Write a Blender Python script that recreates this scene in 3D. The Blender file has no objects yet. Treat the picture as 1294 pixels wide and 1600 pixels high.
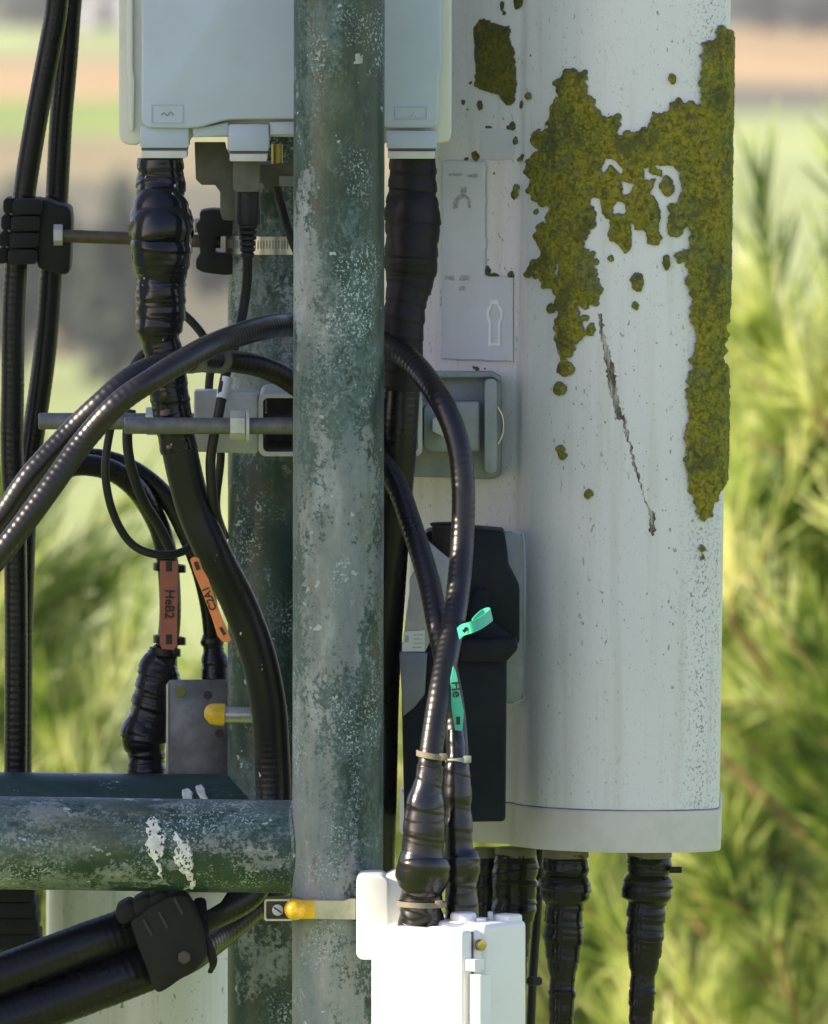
import bpy, bmesh, math, random
import numpy as np
from mathutils import Vector, Matrix, noise as mnoise
random.seed(7); RNG = np.random.default_rng(11)
R_ = math.radians
SC = bpy.context.scene; COL = SC.collection

# ------------------------------------------------------------------ camera
PITCH = R_(3.3); DIST = 12.0; S = 0.0006           # S metres per photo pixel at the mast
CAM = Vector((0, -DIST*math.cos(PITCH), DIST*math.sin(PITCH)))
FW = Vector((0, math.cos(PITCH), -math.sin(PITCH))); UP = Vector((0, math.sin(PITCH), math.cos(PITCH)))
cd = bpy.data.cameras.new('camera'); cam = bpy.data.objects.new('camera', cd); COL.objects.link(cam)
cam.location = CAM; cam.rotation_euler = (math.pi/2-PITCH, 0, 0)
cd.sensor_fit = 'VERTICAL'; cd.sensor_height = 36; cd.lens = 36*DIST/(1600*S)
cd.clip_start = 0.5; cd.clip_end = 20000
cd.dof.use_dof = True; cd.dof.focus_distance = 12.0; cd.dof.aperture_fstop = cd.lens/27.0; cd.dof.aperture_blades = 0
SC.camera = cam
# ------------------------------------------------------------------ light
SUN_EL = R_(24); SUN_H = Vector((-0.98, -0.199))    # horizontal direction towards the sun
w = bpy.data.worlds.new('World'); SC.world = w; w.use_nodes = True
wn = w.node_tree; sky = wn.nodes.new('ShaderNodeTexSky'); sky.sky_type = 'NISHITA'; sky.sun_disc = False; sky.ozone_density = 1.8
sky.sun_elevation = SUN_EL; sky.sun_rotation = math.atan2(SUN_H.x, SUN_H.y)
skm = wn.nodes.new('ShaderNodeMix'); skm.data_type = 'RGBA'; skm.blend_type = 'MULTIPLY'; skm.inputs[0].default_value = 1; skm.inputs[7].default_value = (1.10, .955, 1.05, 1)
wn.links.new(sky.outputs[0], skm.inputs[6]); wn.links.new(skm.outputs[2], wn.nodes['Background'].inputs[0]); wn.nodes['Background'].inputs[1].default_value = 0.128
sd = bpy.data.lights.new('sun', 'SUN'); sd.energy = 5.0; sd.angle = R_(0.5); sd.color = (1, .87, .68)
so = bpy.data.objects.new('sun', sd); COL.objects.link(so)
sv = Vector((SUN_H.x*math.cos(SUN_EL), SUN_H.y*math.cos(SUN_EL), math.sin(SUN_EL)))
so.rotation_euler = sv.to_track_quat('Z', 'Y').to_euler(); so.location = (-5, -2, 5)
SC.view_settings.view_transform = 'Standard'; SC.view_settings.look = 'None'
SC.view_settings.exposure = 1.15; SC.view_settings.gamma = 1
SC.render.engine = 'CYCLES'

# ------------------------------------------------------------------ helpers
def P(px, py, y):
    d = FW*DIST + Vector((1, 0, 0))*((px-647)*S) + UP*((800-py)*S)
    return CAM + d*((y-CAM.y)/d.y)
def K(y): return S*(y+DIST)/DIST                      # metres per photo pixel at depth y
def proj(p):
    v = Vector(p)-CAM; z = v.dot(FW)
    return 647+v.x/z*DIST/S, 800-v.dot(UP)/z*DIST/S

def tag(o, label=None, cat=None, group=None, kind=None):
    if label: o['label'] = label
    if cat: o['category'] = cat
    if group: o['group'] = group
    if kind: o['kind'] = kind
    return o
def thing(name, loc, label, cat, group=None):
    o = bpy.data.objects.new(name, None); COL.objects.link(o); o.location = loc; o.empty_display_size = .02
    return tag(o, label, cat, group)
def wloc(o):
    v = Vector((0, 0, 0))
    while o: v += o.location; o = o.parent
    return v
def obj(name, me, mat, parent=None, origin=None, sharp=0.6, smooth=True):
    if isinstance(me, bmesh.types.BMesh):
        bm = me; me = bpy.data.meshes.new(name); bm.to_mesh(me); bm.free()
    me.name = name
    org = Vector(origin) if origin is not None else (Vector((0, 0, 0)) if parent is None else None)
    if org is None:
        n = len(me.vertices); a = np.empty(n*3); me.vertices.foreach_get('co', a); a = a.reshape(-1, 3)
        org = Vector(((a.min(0)+a.max(0))/2).tolist())
    me.transform(Matrix.Translation(-org))
    if smooth:
        me.shade_smooth()
        if sharp: me.set_sharp_from_angle(angle=sharp)
    o = bpy.data.objects.new(name, me); COL.objects.link(o)
    if parent: o.parent = parent; o.location = org - wloc(parent)
    else: o.location = org
    if mat: me.materials.append(mat)
    return o
def mesh_np(v, f):
    me = bpy.data.meshes.new('m'); v = np.asarray(v, float); f = np.asarray(f, np.int32)
    me.vertices.add(len(v)); me.vertices.foreach_set('co', v.ravel())
    k = f.shape[1]; me.loops.add(f.size); me.loops.foreach_set('vertex_index', f.ravel())
    me.polygons.add(len(f)); me.polygons.foreach_set('loop_start', np.arange(0, f.size, k, dtype=np.int32))
    me.update(calc_edges=True); me.validate(); return me

def catmull(pts, step):
    pts = [np.array(p, float) for p in pts]
    pts = [2*pts[0]-pts[1]] + pts + [2*pts[-1]-pts[-2]]
    out = []
    for i in range(1, len(pts)-2):
        a, b, c, d = pts[i-1:i+3]
        n = max(1, int(np.linalg.norm((c-b)[:3])/step))
        for j in range(n):
            t = j/n
            q = .5*((2*b)+(-a+c)*t+(2*a-5*b+4*c-d)*t*t+(-a+3*b-3*c+d)*t**3)
            lo, hi = min(b[3], c[3]), max(b[3], c[3]); q[3] = min(max(q[3], lo), hi); out.append(q)
    out.append(pts[-2]); return np.array(out)
def tube_me(pts, step=.002, seg=20, fn=None, noise_amp=0.0, flat=1.0):
    """pts: (px,py,depth,rpx)"""
    w_ = []
    for (px, py, y, r) in pts:
        p = P(px, py, y); w_.append((p.x, p.y, p.z, r*K(y)))
    return tube_w(w_, step, seg, fn, noise_amp, flat)
def tube_w(w_, step=.002, seg=20, fn=None, noise_amp=0.0, flat=1.0):
    q = catmull(w_, step); n = len(q); c = q[:, :3]
    t = np.gradient(c, axis=0); t /= np.linalg.norm(t, axis=1)[:, None]
    s = np.concatenate([[0], np.cumsum(np.linalg.norm(np.diff(c, axis=0), axis=1))])
    u = np.cross(t[0], [0, 1, 0.01]); u /= np.linalg.norm(u)
    ang = np.arange(seg)/seg*2*math.pi; V = []
    for i in range(n):
        u = u - t[i]*np.dot(u, t[i]); u /= np.linalg.norm(u); v = np.cross(t[i], u)
        r = np.full(seg, q[i, 3])
        if fn is not None: r = r*fn(s[i], ang)
        V.append(c[i] + (np.cos(ang)*r)[:, None]*u + (np.sin(ang)*r*flat)[:, None]*v)
    V = np.concatenate(V)
    if noise_amp:
        for i in range(len(V)):
            k = i//seg; d = V[i]-c[k]; m = 1+noise_amp*mnoise.noise(Vector((V[i]*45).tolist()))+noise_amp*.5*mnoise.noise(Vector((V[i]*110).tolist()))
            V[i] = c[k]+d*m
    F = []
    for i in range(n-1):
        a = i*seg
        for j in range(seg):
            k = (j+1) % seg; F.append((a+j, a+k, a+seg+k, a+seg+j))
    V = np.concatenate([V, [c[0]], [c[-1]]]); m = len(V)
    F = np.array(F); me = mesh_from(V, F, [((j+1) % seg, j, m-2) for j in range(seg)] + [((n-1)*seg+j, (n-1)*seg+(j+1) % seg, m-1) for j in range(seg)])
    return me
def mesh_from(V, F, extra=()):
    me = bpy.data.meshes.new('m')
    me.from_pydata([tuple(x) for x in V], [], [tuple(int(a) for a in x) for x in F]+[tuple(x) for x in extra]); me.update(); return me
def corr(pitch=.0066, amp=.03):
    def f(s, ang): return np.full(len(ang), 1+amp*math.sin(2*math.pi*s/pitch))
    return f
def wrap(pitch=.019, amp=.07, ph=0.0, slant=1):
    def f(s, ang):
        x = (s/pitch+slant*ang/(2*math.pi)*.6*np.sin(ang*.5)+ph) % 1.0
        x2 = (s/(pitch*.43)+.3*np.sin(ang+s*60)+ph*2) % 1.0
        return 1+amp*(x-.5)+amp*.35*(x2-.5)
    return f

def ext(poly, y0, y1, bev=0.0, seg=2, holes=None):
    """prism from a photo-pixel outline at depth y0, extruded back to y1"""
    bm = bmesh.new(); f = [P(a, b, y0) for a, b in poly]
    vf = [bm.verts.new(p) for p in f]; vb = [bm.verts.new((p.x, y1, p.z)) for p in f]
    bm.faces.new(vf); bm.faces.new(vb[::-1]); n = len(f)
    for i in range(n): bm.faces.new((vf[i], vb[i], vb[(i+1) % n], vf[(i+1) % n]))
    bmesh.ops.recalc_face_normals(bm, faces=bm.faces)
    if bev: bmesh.ops.bevel(bm, geom=bm.edges[:], offset=bev, segments=seg, affect='EDGES', profile=.5, clamp_overlap=True)
    return bm
def rrect(x0, x1, y0, y1, r=4, n=4):
    out = []
    for cx, cy, a0 in ((x1-r, y1-r, 0), (x0+r, y1-r, 90), (x0+r, y0+r, 180), (x1-r, y0+r, 270)):
        for k in range(n+1):
            a = R_(a0+90*k/n); out.append((cx+r*math.cos(a), cy+r*math.sin(a)))
    return out
def add_box(bm, c, size, rot=None, bev=0, seg=2):
    b2 = bmesh.new(); bmesh.ops.create_cube(b2, size=1); bmesh.ops.scale(b2, vec=size, verts=b2.verts)
    if bev: bmesh.ops.bevel(b2, geom=b2.edges[:], offset=bev, segments=seg, affect='EDGES', profile=.5, clamp_overlap=True)
    m = Matrix.Translation(Vector(c)) @ (rot if rot is not None else Matrix.Identity(4)); b2.transform(m)
    t = bpy.data.meshes.new('t'); b2.to_mesh(t); b2.free(); bm.from_mesh(t); bpy.data.meshes.remove(t); return bm
def box(c, size, rot=None, bev=0, seg=2): return add_box(bmesh.new(), c, size, rot, bev, seg)
def add_cyl(bm, a, b, r, r2=None, seg=24, bev=0):
    a = Vector(a); b = Vector(b); d = b-a
    b2 = bmesh.new(); bmesh.ops.create_cone(b2, cap_ends=True, segments=seg, radius1=r, radius2=r if r2 is None else r2, depth=d.length)
    if bev:
        e = [e for e in b2.edges if abs(e.verts[0].co.z-e.verts[1].co.z) < 1e-6]
        bmesh.ops.bevel(b2, geom=e, offset=bev, segments=2, affect='EDGES', profile=.5, clamp_overlap=True)
    b2.transform(Matrix.Translation((a+b)/2) @ d.to_track_quat('Z', 'Y').to_matrix().to_4x4())
    t = bpy.data.meshes.new('t'); b2.to_mesh(t); b2.free(); bm.from_mesh(t); bpy.data.meshes.remove(t); return bm
def cyl(a, b, r, r2=None, seg=24, bev=0): return add_cyl(bmesh.new(), a, b, r, r2, seg, bev)
def join(*bms):
    o = bmesh.new()
    for b in bms:
        if isinstance(b, bmesh.types.BMesh): t = bpy.data.meshes.new('t'); b.to_mesh(t); b.free()
        else: t = b
        o.from_mesh(t); bpy.data.meshes.remove(t)
    return o
def text_obj(s, size, mat, parent, M, name='lettering', bold=0.0):
    c = bpy.data.curves.new('t', 'FONT'); c.body = s; c.size = size; c.align_x = 'CENTER'; c.align_y = 'CENTER'; c.extrude = .00012; c.offset = bold; c.resolution_u = 3
    to = bpy.data.objects.new('t', c); COL.objects.link(to); dg = bpy.context.evaluated_depsgraph_get()
    me = bpy.data.meshes.new_from_object(to.evaluated_get(dg)); bpy.data.objects.remove(to); bpy.data.curves.remove(c)
    me.materials.clear(); me.transform(M); return obj(name, me, mat, parent, smooth=False)

class Val2:                                            # value noise on arrays
    def __init__(s, seed): s.g = np.random.default_rng(seed).random((256, 256))
    def __call__(s, x, y):
        x = np.asarray(x, float); y = np.asarray(y, float); xi = np.floor(x).astype(int); yi = np.floor(y).astype(int); fx = x-xi; fy = y-yi
        fx = fx*fx*(3-2*fx); fy = fy*fy*(3-2*fy); g = s.g
        a = g[xi % 256, yi % 256]; b = g[(xi+1) % 256, yi % 256]; c = g[xi % 256, (yi+1) % 256]; d = g[(xi+1) % 256, (yi+1) % 256]
        return (a*(1-fx)+b*fx)*(1-fy)+(c*(1-fx)+d*fx)*fy
def inpoly(X, Y, poly):
    ins = np.zeros(X.shape, bool); n = len(poly)
    for i in range(n):
        x1, y1 = poly[i]; x2, y2 = poly[(i+1) % n]
        if y1 == y2: continue
        ins ^= ((y1 > Y) != (y2 > Y)) & (X < (x2-x1)*(Y-y1)/(y2-y1)+x1)
    return ins

# ------------------------------------------------------------------ materials
def new_mat(name):
    m = bpy.data.materials.new(name); m.use_nodes = True; return m, m.node_tree, m.node_tree.nodes['Principled BSDF']
def nnode(nt, typ, **kw):
    n = nt.nodes.new(typ)
    for k, v in kw.items(): setattr(n, k, v)
    return n
def noise_tex(nt, scale, detail=4, rough=.6, stretch=(1, 1, 1), off=(0, 0, 0)):
    tc = nnode(nt, 'ShaderNodeTexCoord'); mp = nnode(nt, 'ShaderNodeMapping'); mp.inputs['Scale'].default_value = stretch; mp.inputs['Location'].default_value = off
    n = nnode(nt, 'ShaderNodeTexNoise'); n.inputs['Scale'].default_value = scale; n.inputs['Detail'].default_value = detail; n.inputs['Roughness'].default_value = rough
    nt.links.new(tc.outputs['Object'], mp.inputs[0]); nt.links.new(mp.outputs[0], n.inputs['Vector']); return n.outputs['Fac']
def ramp(nt, fac, stops, interp='LINEAR'):
    r = nnode(nt, 'ShaderNodeValToRGB'); e = r.color_ramp.elements; r.color_ramp.interpolation = interp
    while len(e) > 1: e.remove(e[-1])
    e[0].position, e[0].color = stops[0][0], (*c3(stops[0][1]), 1)
    for p, c in stops[1:]: q = e.new(p); q.color = (*c3(c), 1)
    nt.links.new(fac, r.inputs[0]); return r.outputs[0]
def c3(c): return (c, c, c) if isinstance(c, (int, float)) else tuple(c)
def mix(nt, fac, a, b):
    m = nnode(nt, 'ShaderNodeMix', data_type='RGBA')
    if isinstance(fac, float): m.inputs[0].default_value = fac
    else: nt.links.new(fac, m.inputs[0])
    for k, v in ((6, a), (7, b)):
        if isinstance(v, (tuple, list)): m.inputs[k].default_value = (*v, 1)
        else: nt.links.new(v, m.inputs[k])
    return m.outputs[2]
def mth(nt, op, a, b=None):
    m = nnode(nt, 'ShaderNodeMath', operation=op)
    for k, v in ((0, a), (1, b)):
        if v is None: continue
        if isinstance(v, (int, float)): m.inputs[k].default_value = v
        else: nt.links.new(v, m.inputs[k])
    return m.outputs[0]
def bump(nt, b, h, strength=.3, dist=.001):
    n = nnode(nt, 'ShaderNodeBump'); n.inputs['Strength'].default_value = strength; n.inputs['Distance'].default_value = dist
    nt.links.new(h, n.inputs['Height']); nt.links.new(n.outputs[0], b.inputs['Normal'])
def simple(name, col, rough=.5, metal=0., col2=None, scale=30, thr=(.4, .65), bmp=0., bscale=200, stretch=(1, 1, 1), spec=.5, rvar=0., bdist=.0006):
    m, nt, b = new_mat(name); b.inputs['Roughness'].default_value = rough; b.inputs['Metallic'].default_value = metal; b.inputs['Specular IOR Level'].default_value = spec
    if col2:
        f = ramp(nt, noise_tex(nt, scale, 6, .65, stretch), [(thr[0], 0.), (thr[1], 1.)]); nt.links.new(mix(nt, f, col, col2), b.inputs['Base Color'])
    else: b.inputs['Base Color'].default_value = (*col, 1)
    if rvar:
        nt.links.new(ramp(nt, noise_tex(nt, 60, 4), [(.3, rough-rvar), (.7, rough+rvar)]), b.inputs['Roughness'])
    if bmp: bump(nt, b, noise_tex(nt, bscale, 4, .6), bmp, bdist)
    return m

def green_paint(name, stretch, seed, amt=0.0, bx=0.0, bz=0.0):
    m, nt, b = new_mat(name); o = (seed*3.7, seed*1.3, seed*.9); short = tuple(1 if v == 1 else .6 for v in stretch)
    big = noise_tex(nt, 8, 3, .5, stretch, o); mid = noise_tex(nt, 48, 5, .7, short, o); fine = noise_tex(nt, 300, 3, .75, short, o); fine2 = noise_tex(nt, 210, 4, .75, (1, 1, 1), (7, o[1], 2))
    tc = nnode(nt, 'ShaderNodeTexCoord'); sx = nnode(nt, 'ShaderNodeSeparateXYZ'); nt.links.new(tc.outputs['Object'], sx.inputs[0])
    pos_bias = mth(nt, 'ADD', mth(nt, 'MULTIPLY', sx.outputs['X'], bx), mth(nt, 'MULTIPLY', sx.outputs['Z'], bz))  # shifts the pale layers' cover linearly along object X and Z
    def comb(a, wa, b_, wb, c_, wc):
        t = mth(nt, 'ADD', mth(nt, 'MULTIPLY', a, wa), mth(nt, 'ADD', mth(nt, 'MULTIPLY', b_, wb), mth(nt, 'MULTIPLY', c_, wc)))
        return mth(nt, 'ADD', mth(nt, 'ADD', mth(nt, 'DIVIDE', t, wa+wb+wc), amt), pos_bias)
    thin = ramp(nt, comb(big, 1.3, mid, .8, fine, .7), [(.455, 0.), (.50, .75), (.56, 1.)])
    big2 = noise_tex(nt, 11, 4, .6, stretch, (o[0]+3, 9, 4)); thick = ramp(nt, comb(big2, 1.5, mid, .9, fine2, .9), [(.505, 0.), (.525, .75), (.60, 1.)])
    greenc = ramp(nt, noise_tex(nt, 30, 5, .6, (1, 1, 1), o), [(.35, (.006, .026, .022)), (.65, (.016, .050, .038))])
    c = mix(nt, thin, greenc, ramp(nt, fine2, [(.3, (.045, .085, .085)), (.7, (.13, .19, .19))]))
    c = mix(nt, thick, c, ramp(nt, noise_tex(nt, 22, 6, .7, stretch, (5, 5, 5)), [(.38, (.15, .19, .20)), (.52, (.22, .24, .235)), (.62, (.32, .36, .38))]))
    sp = ramp(nt, noise_tex(nt, 380, 2, .6, (1, 1, 1), (9, o[0], 1)), [(.57, 0.), (.60, 1.)])
    spm = mth(nt, 'MULTIPLY', sp, ramp(nt, noise_tex(nt, 20, 3, .6, short, (2, 7, o[0])), [(.47+max(0, -amt)*1.2, 0.), (.62+max(0, -amt)*1.2, .85)])); c = mix(nt, spm, c, (.42, .52, .55))
    blob = ramp(nt, noise_tex(nt, 42, 3, .75, (1, 1, 1), (4+o[0], 3, 8)), [(.665, 0.), (.675, 1.)]); c = mix(nt, blob, c, (.38, .42, .43))
    rust = ramp(nt, noise_tex(nt, 26, 6, .75, short, (1, 2+o[0], 6)), [(.65, 0.), (.70, .85)]); c = mix(nt, rust, c, (.15, .085, .05))
    moss = ramp(nt, noise_tex(nt, 13, 6, .75, stretch, (3, 3, 1+o[0])), [(.54, 0.), (.66, .6)]); c = mix(nt, moss, c, (.085, .10, .05))
    nt.links.new(c, b.inputs['Base Color'])
    nt.links.new(ramp(nt, thin, [(0, .33), (1, .65)]), b.inputs['Roughness'])
    h = mth(nt, 'ADD', mth(nt, 'MULTIPLY', thick, .8), mth(nt, 'ADD', mth(nt, 'MULTIPLY', fine, .9), mth(nt, 'MULTIPLY', blob, 1.2)))
    bump(nt, b, h, .6, .0006); return m
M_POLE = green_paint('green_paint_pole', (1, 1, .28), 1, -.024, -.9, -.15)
M_RAIL = green_paint('green_paint_rail', (.35, 1, 1), 4, -.016, 0, .8)
M_REAR = green_paint('green_paint_rear', (1, 1, .6), 7, -.045)
M_REARRAIL = green_paint('green_paint_rear_rail', (.3, 1, 1), 9, -.10)

def radome_mat():
    m, nt, b = new_mat('radome_plastic'); b.inputs['Roughness'].default_value = .42
    base = ramp(nt, noise_tex(nt, 7, 3, .5, (1, 1, .25)), [(.3, (.645, .64, .665)), (.7, (.73, .73, .765))])
    st = ramp(nt, noise_tex(nt, 60, 4, .6, (1, 1, .05)), [(.52, 0.), (.78, .38)]); c = mix(nt, st, base, (.40, .38, .31))
    sp = ramp(nt, noise_tex(nt, 230, 2, .5, (1, 1, .6), (3, 1, 2)), [(.675, 0.), (.70, .75)])
    spz = mth(nt, 'MULTIPLY', sp, ramp(nt, noise_tex(nt, 9, 2, .5, (2, 2, .7), (8, 3, 1)), [(.42, .25), (.60, 1.)]))
    c = mix(nt, spz, c, (.17, .16, .12))
    sp2 = ramp(nt, noise_tex(nt, 75, 3, .6, (1, 1, .5), (5, 5, 5)), [(.735, 0.), (.75, .85)]); c = mix(nt, sp2, c, (.12, .11, .06))
    tc = nnode(nt, 'ShaderNodeTexCoord'); sx = nnode(nt, 'ShaderNodeSeparateXYZ'); nt.links.new(tc.outputs['Object'], sx.inputs[0])
    xl = mth(nt, 'SUBTRACT', sx.outputs['X'], mth(nt, 'MULTIPLY', sx.outputs['Z'], .0125))
    band_ = ramp(nt, mth(nt, 'ADD', mth(nt, 'MULTIPLY', xl, 2), .5), [(.70, 0.), (.745, .5), (.757, 1.), (.77, .45), (.80, .6)])
    dots = ramp(nt, noise_tex(nt, 420, 2, .5, (1, 1, .8), (6, 1, 3)), [(.56, 0.), (.61, .8)]); c = mix(nt, mth(nt, 'MULTIPLY', dots, band_), c, (.13, .14, .14))
    dots2 = ramp(nt, noise_tex(nt, 500, 2, .5, (1, 1, .5), (2, 8, 3)), [(.63, 0.), (.70, .3)]); c = mix(nt, dots2, c, (.30, .29, .25))
    nt.links.new(c, b.inputs['Base Color']); bump(nt, b, noise_tex(nt, 400, 3, .6), .12, .0003); return m
M_RADOME = radome_mat()
M_CAP = simple('end_cap_plastic', (.58, .565, .53), .5, col2=(.49, .475, .43), scale=25, thr=(.45, .75), bmp=.15)
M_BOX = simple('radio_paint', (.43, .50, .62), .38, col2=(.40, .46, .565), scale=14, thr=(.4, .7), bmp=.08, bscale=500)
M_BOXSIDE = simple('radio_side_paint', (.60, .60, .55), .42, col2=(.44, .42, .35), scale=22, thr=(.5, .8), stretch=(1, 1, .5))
M_SEAM = simple('dark_seam', (.09, .085, .11), .6)
M_SMALLBOX = simple('white_casing', (.80, .80, .78), .32, col2=(.72, .72, .69), scale=25, thr=(.5, .8), bmp=.06)
def rubber(name, c=(.012, .013, .016), r=.34, dust=.25):
    m, nt, b = new_mat(name)
    b.inputs['Specular IOR Level'].default_value = .3
    f = ramp(nt, noise_tex(nt, 35, 5, .7), [(.55, 0.), (.8, dust)]); nt.links.new(mix(nt, f, c, (.10, .10, .10)), b.inputs['Base Color'])
    nt.links.new(ramp(nt, noise_tex(nt, 25, 4), [(.3, r-.06), (.7, r+.12)]), b.inputs['Roughness']); bump(nt, b, noise_tex(nt, 300, 3, .6), .1, .0003); return m
M_SHEATH = rubber('cable_sheath', (.003, .0035, .005), .27, .06)
M_TAPE = rubber('vinyl_tape', (.004, .005, .008), .2, .2)
def specked(name, c, r):
    m, nt, b = new_mat(name); f = ramp(nt, noise_tex(nt, 85, 3, .7, (1, 1, .6)), [(.70, 0.), (.715, .9)]); nt.links.new(mix(nt, f, c, (.5, .55, .6)), b.inputs['Base Color']); b.inputs['Specular IOR Level'].default_value = .35; b.inputs['Roughness'].default_value = r; bump(nt, b, noise_tex(nt, 120, 4, .6), .35, .0006); return m
M_SPK = specked('spattered_tape', (.004, .005, .008), .17)
M_FEED = rubber('feeder_sheath', (.006, .005, .005), .32, .08); M_FEED.node_tree.nodes['Principled BSDF'].inputs['Specular IOR Level'].default_value = .48
M_TAPEJ = rubber('sunlit_vinyl_tape', (.004, .004, .005), .24, .15)
M_TAPEJ.node_tree.nodes['Principled BSDF'].inputs['Specular IOR Level'].default_value = .6
M_SPK2 = specked('spattered_sheath', (.004, .005, .008), .36)
M_TAPEM = rubber('vinyl_tape_matt', (.003, .003, .005), .5, .08)
M_RUB = rubber('rubber_block', (.005, .006, .005), .65, .12)
M_THIN = rubber('thin_cord', (.012, .013, .014), .42, .2)
M_GALV = simple('galvanised_steel', (.50, .52, .52), .42, .15, col2=(.40, .42, .43), scale=60, thr=(.35, .65), bmp=.15)
M_GALVP = simple('galvanised_plate', (.30, .33, .35), .55, .25, col2=(.22, .245, .26), scale=40, thr=(.35, .65), bmp=.12)
M_ROD = simple('dull_zinc_rod', (.11, .115, .125), .5, .4, col2=(.17, .175, .18), scale=90)
M_BROWN = simple('brown_rod', (.07, .05, .03), .5, .3, col2=(.11, .09, .06), scale=80)
M_STEEL = simple('stainless', (.55, .54, .50), .28, .95, col2=(.42, .41, .38), scale=60)
M_DKPLATE = simple('dark_stainless_plate', (.10, .10, .098), .38, .6, col2=(.24, .24, .22), scale=22, thr=(.4, .7), bmp=.1)
M_BRKT = simple('grey_cast_bracket', (.16, .155, .135), .6, .2, col2=(.11, .11, .10), scale=40)
M_BRASS = simple('brass', (.5, .38, .12), .35, .9)
M_YEL = simple('yellow_plastic', (.70, .44, .015), .35, col2=(.55, .36, .02), scale=60, thr=(.5, .7))
M_OR = simple('orange_tag', (.72, .22, .055), .5, col2=(.60, .19, .06), scale=70)
M_RED = simple('faded_red_tag', (.42, .13, .08), .55, col2=(.33, .11, .075), scale=70)
M_MINT = simple('mint_tag', (.05, .50, .33), .45, col2=(.06, .42, .30), scale=90)
M_INK = simple('ink', (.015, .012, .012), .5)
M_TIE = simple('tan_cable_tie', (.20, .17, .12), .45)
M_CLEAR = simple('milky_plastic', (.30, .32, .28), .3)
M_UNIT = simple('navy_black_casing', (.004, .008, .014), .5, spec=.12, col2=(.010, .014, .020), scale=20, bmp=.08)
M_UNIT2 = simple('grey_casing_cover', (.10, .115, .15), .35, col2=(.15, .16, .19), scale=18)
M_LILAC = simple('lilac_sticker', (.33, .34, .39), .4, col2=(.24, .25, .29), scale=35)
M_WHLAB = simple('white_sticker', (.58, .59, .60), .45)
M_FAINT = simple('faded_print', (.27, .29, .32), .6, col2=(.45, .47, .49), scale=200)
M_STICK = simple('pale_blue_sticker', (.60, .62, .69), .28, col2=(.54, .56, .62), scale=12)
M_STICKW = simple('white_embossed', (.80, .83, .84), .35)
M_BIRD = simple('bird_dropping', (.75, .75, .73), .6, col2=(.45, .46, .45), scale=120, bmp=.6)
M_DIRT = simple('brown_dirt_smear', (.07, .055, .035), .8, col2=(.45, .43, .38), scale=120, thr=(.43, .62), stretch=(1.5, 1, .3))
def lichen_mat(name, dark):
    m, nt, b = new_mat(name); b.inputs['Roughness'].default_value = .95; b.inputs['Specular IOR Level'].default_value = .15
    big = ramp(nt, noise_tex(nt, 18, 4, .6), [(.36, (.15, .17, .075)), (.46, (.21, .21, .022)), (.58, (.34, .29, .02)), (.68, (.30, .21, .02))])
    fine = ramp(nt, noise_tex(nt, 190, 5, .7), [(.36, (.045, .048, .016)), (.46, (.17, .165, .03)), (.60, (.34, .31, .045)), (.74, (.34, .35, .18))])
    c = mix(nt, .5, big, fine)
    gr = ramp(nt, noise_tex(nt, 26, 3, .6, (1, 1, 1), (4, 4, 4)), [(.60, 0.), (.68, .6)]); c = mix(nt, gr, c, (.10, .105, .075))
    tc = nnode(nt, 'ShaderNodeTexCoord'); vo = nnode(nt, 'ShaderNodeTexVoronoi'); vo.inputs['Scale'].default_value = 230; ad = nnode(nt, 'ShaderNodeMixRGB'); ad.blend_type = 'ADD'; ad.inputs[0].default_value = .012
    nz = nnode(nt, 'ShaderNodeTexNoise'); nz.inputs['Scale'].default_value = 150; nt.links.new(tc.outputs['Object'], nz.inputs['Vector']); nt.links.new(tc.outputs['Object'], ad.inputs[1]); nt.links.new(nz.outputs['Color'], ad.inputs[2]); nt.links.new(ad.outputs[0], vo.inputs['Vector'])
    cre = ramp(nt, vo.outputs['Distance'], [(.5, 0.), (.85, .7)]); c = mix(nt, cre, c, (.05, .05, .012))
    av = nnode(nt, 'ShaderNodeAttribute'); av.attribute_name = 'thick'
    fr = ramp(nt, mth(nt, 'ADD', av.outputs['Fac'], mth(nt, 'MULTIPLY', mth(nt, 'SUBTRACT', noise_tex(nt, 90, 3), .5), .9)), [(.55, .8), (1.0, 0.)]); c = mix(nt, fr, c, (.15, .17, .085))
    pt_ = ramp(nt, noise_tex(nt, 34, 5, .7, (1, 1, 1), (2, 9, 1)), [(.52, 0.), (.60, .65)]); c = mix(nt, pt_, c, (.075, .08, .04))
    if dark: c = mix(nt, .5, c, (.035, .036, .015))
    nt.links.new(c, b.inputs['Base Color']); bump(nt, b, mth(nt, 'ADD', mth(nt, 'MULTIPLY', vo.outputs['Distance'], -1.2), noise_tex(nt, 500, 4, .7)), 1., .0011); return m
M_LICH = lichen_mat('lichen_crust', False); M_LICHD = lichen_mat('dark_lichen_crust', True)

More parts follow.
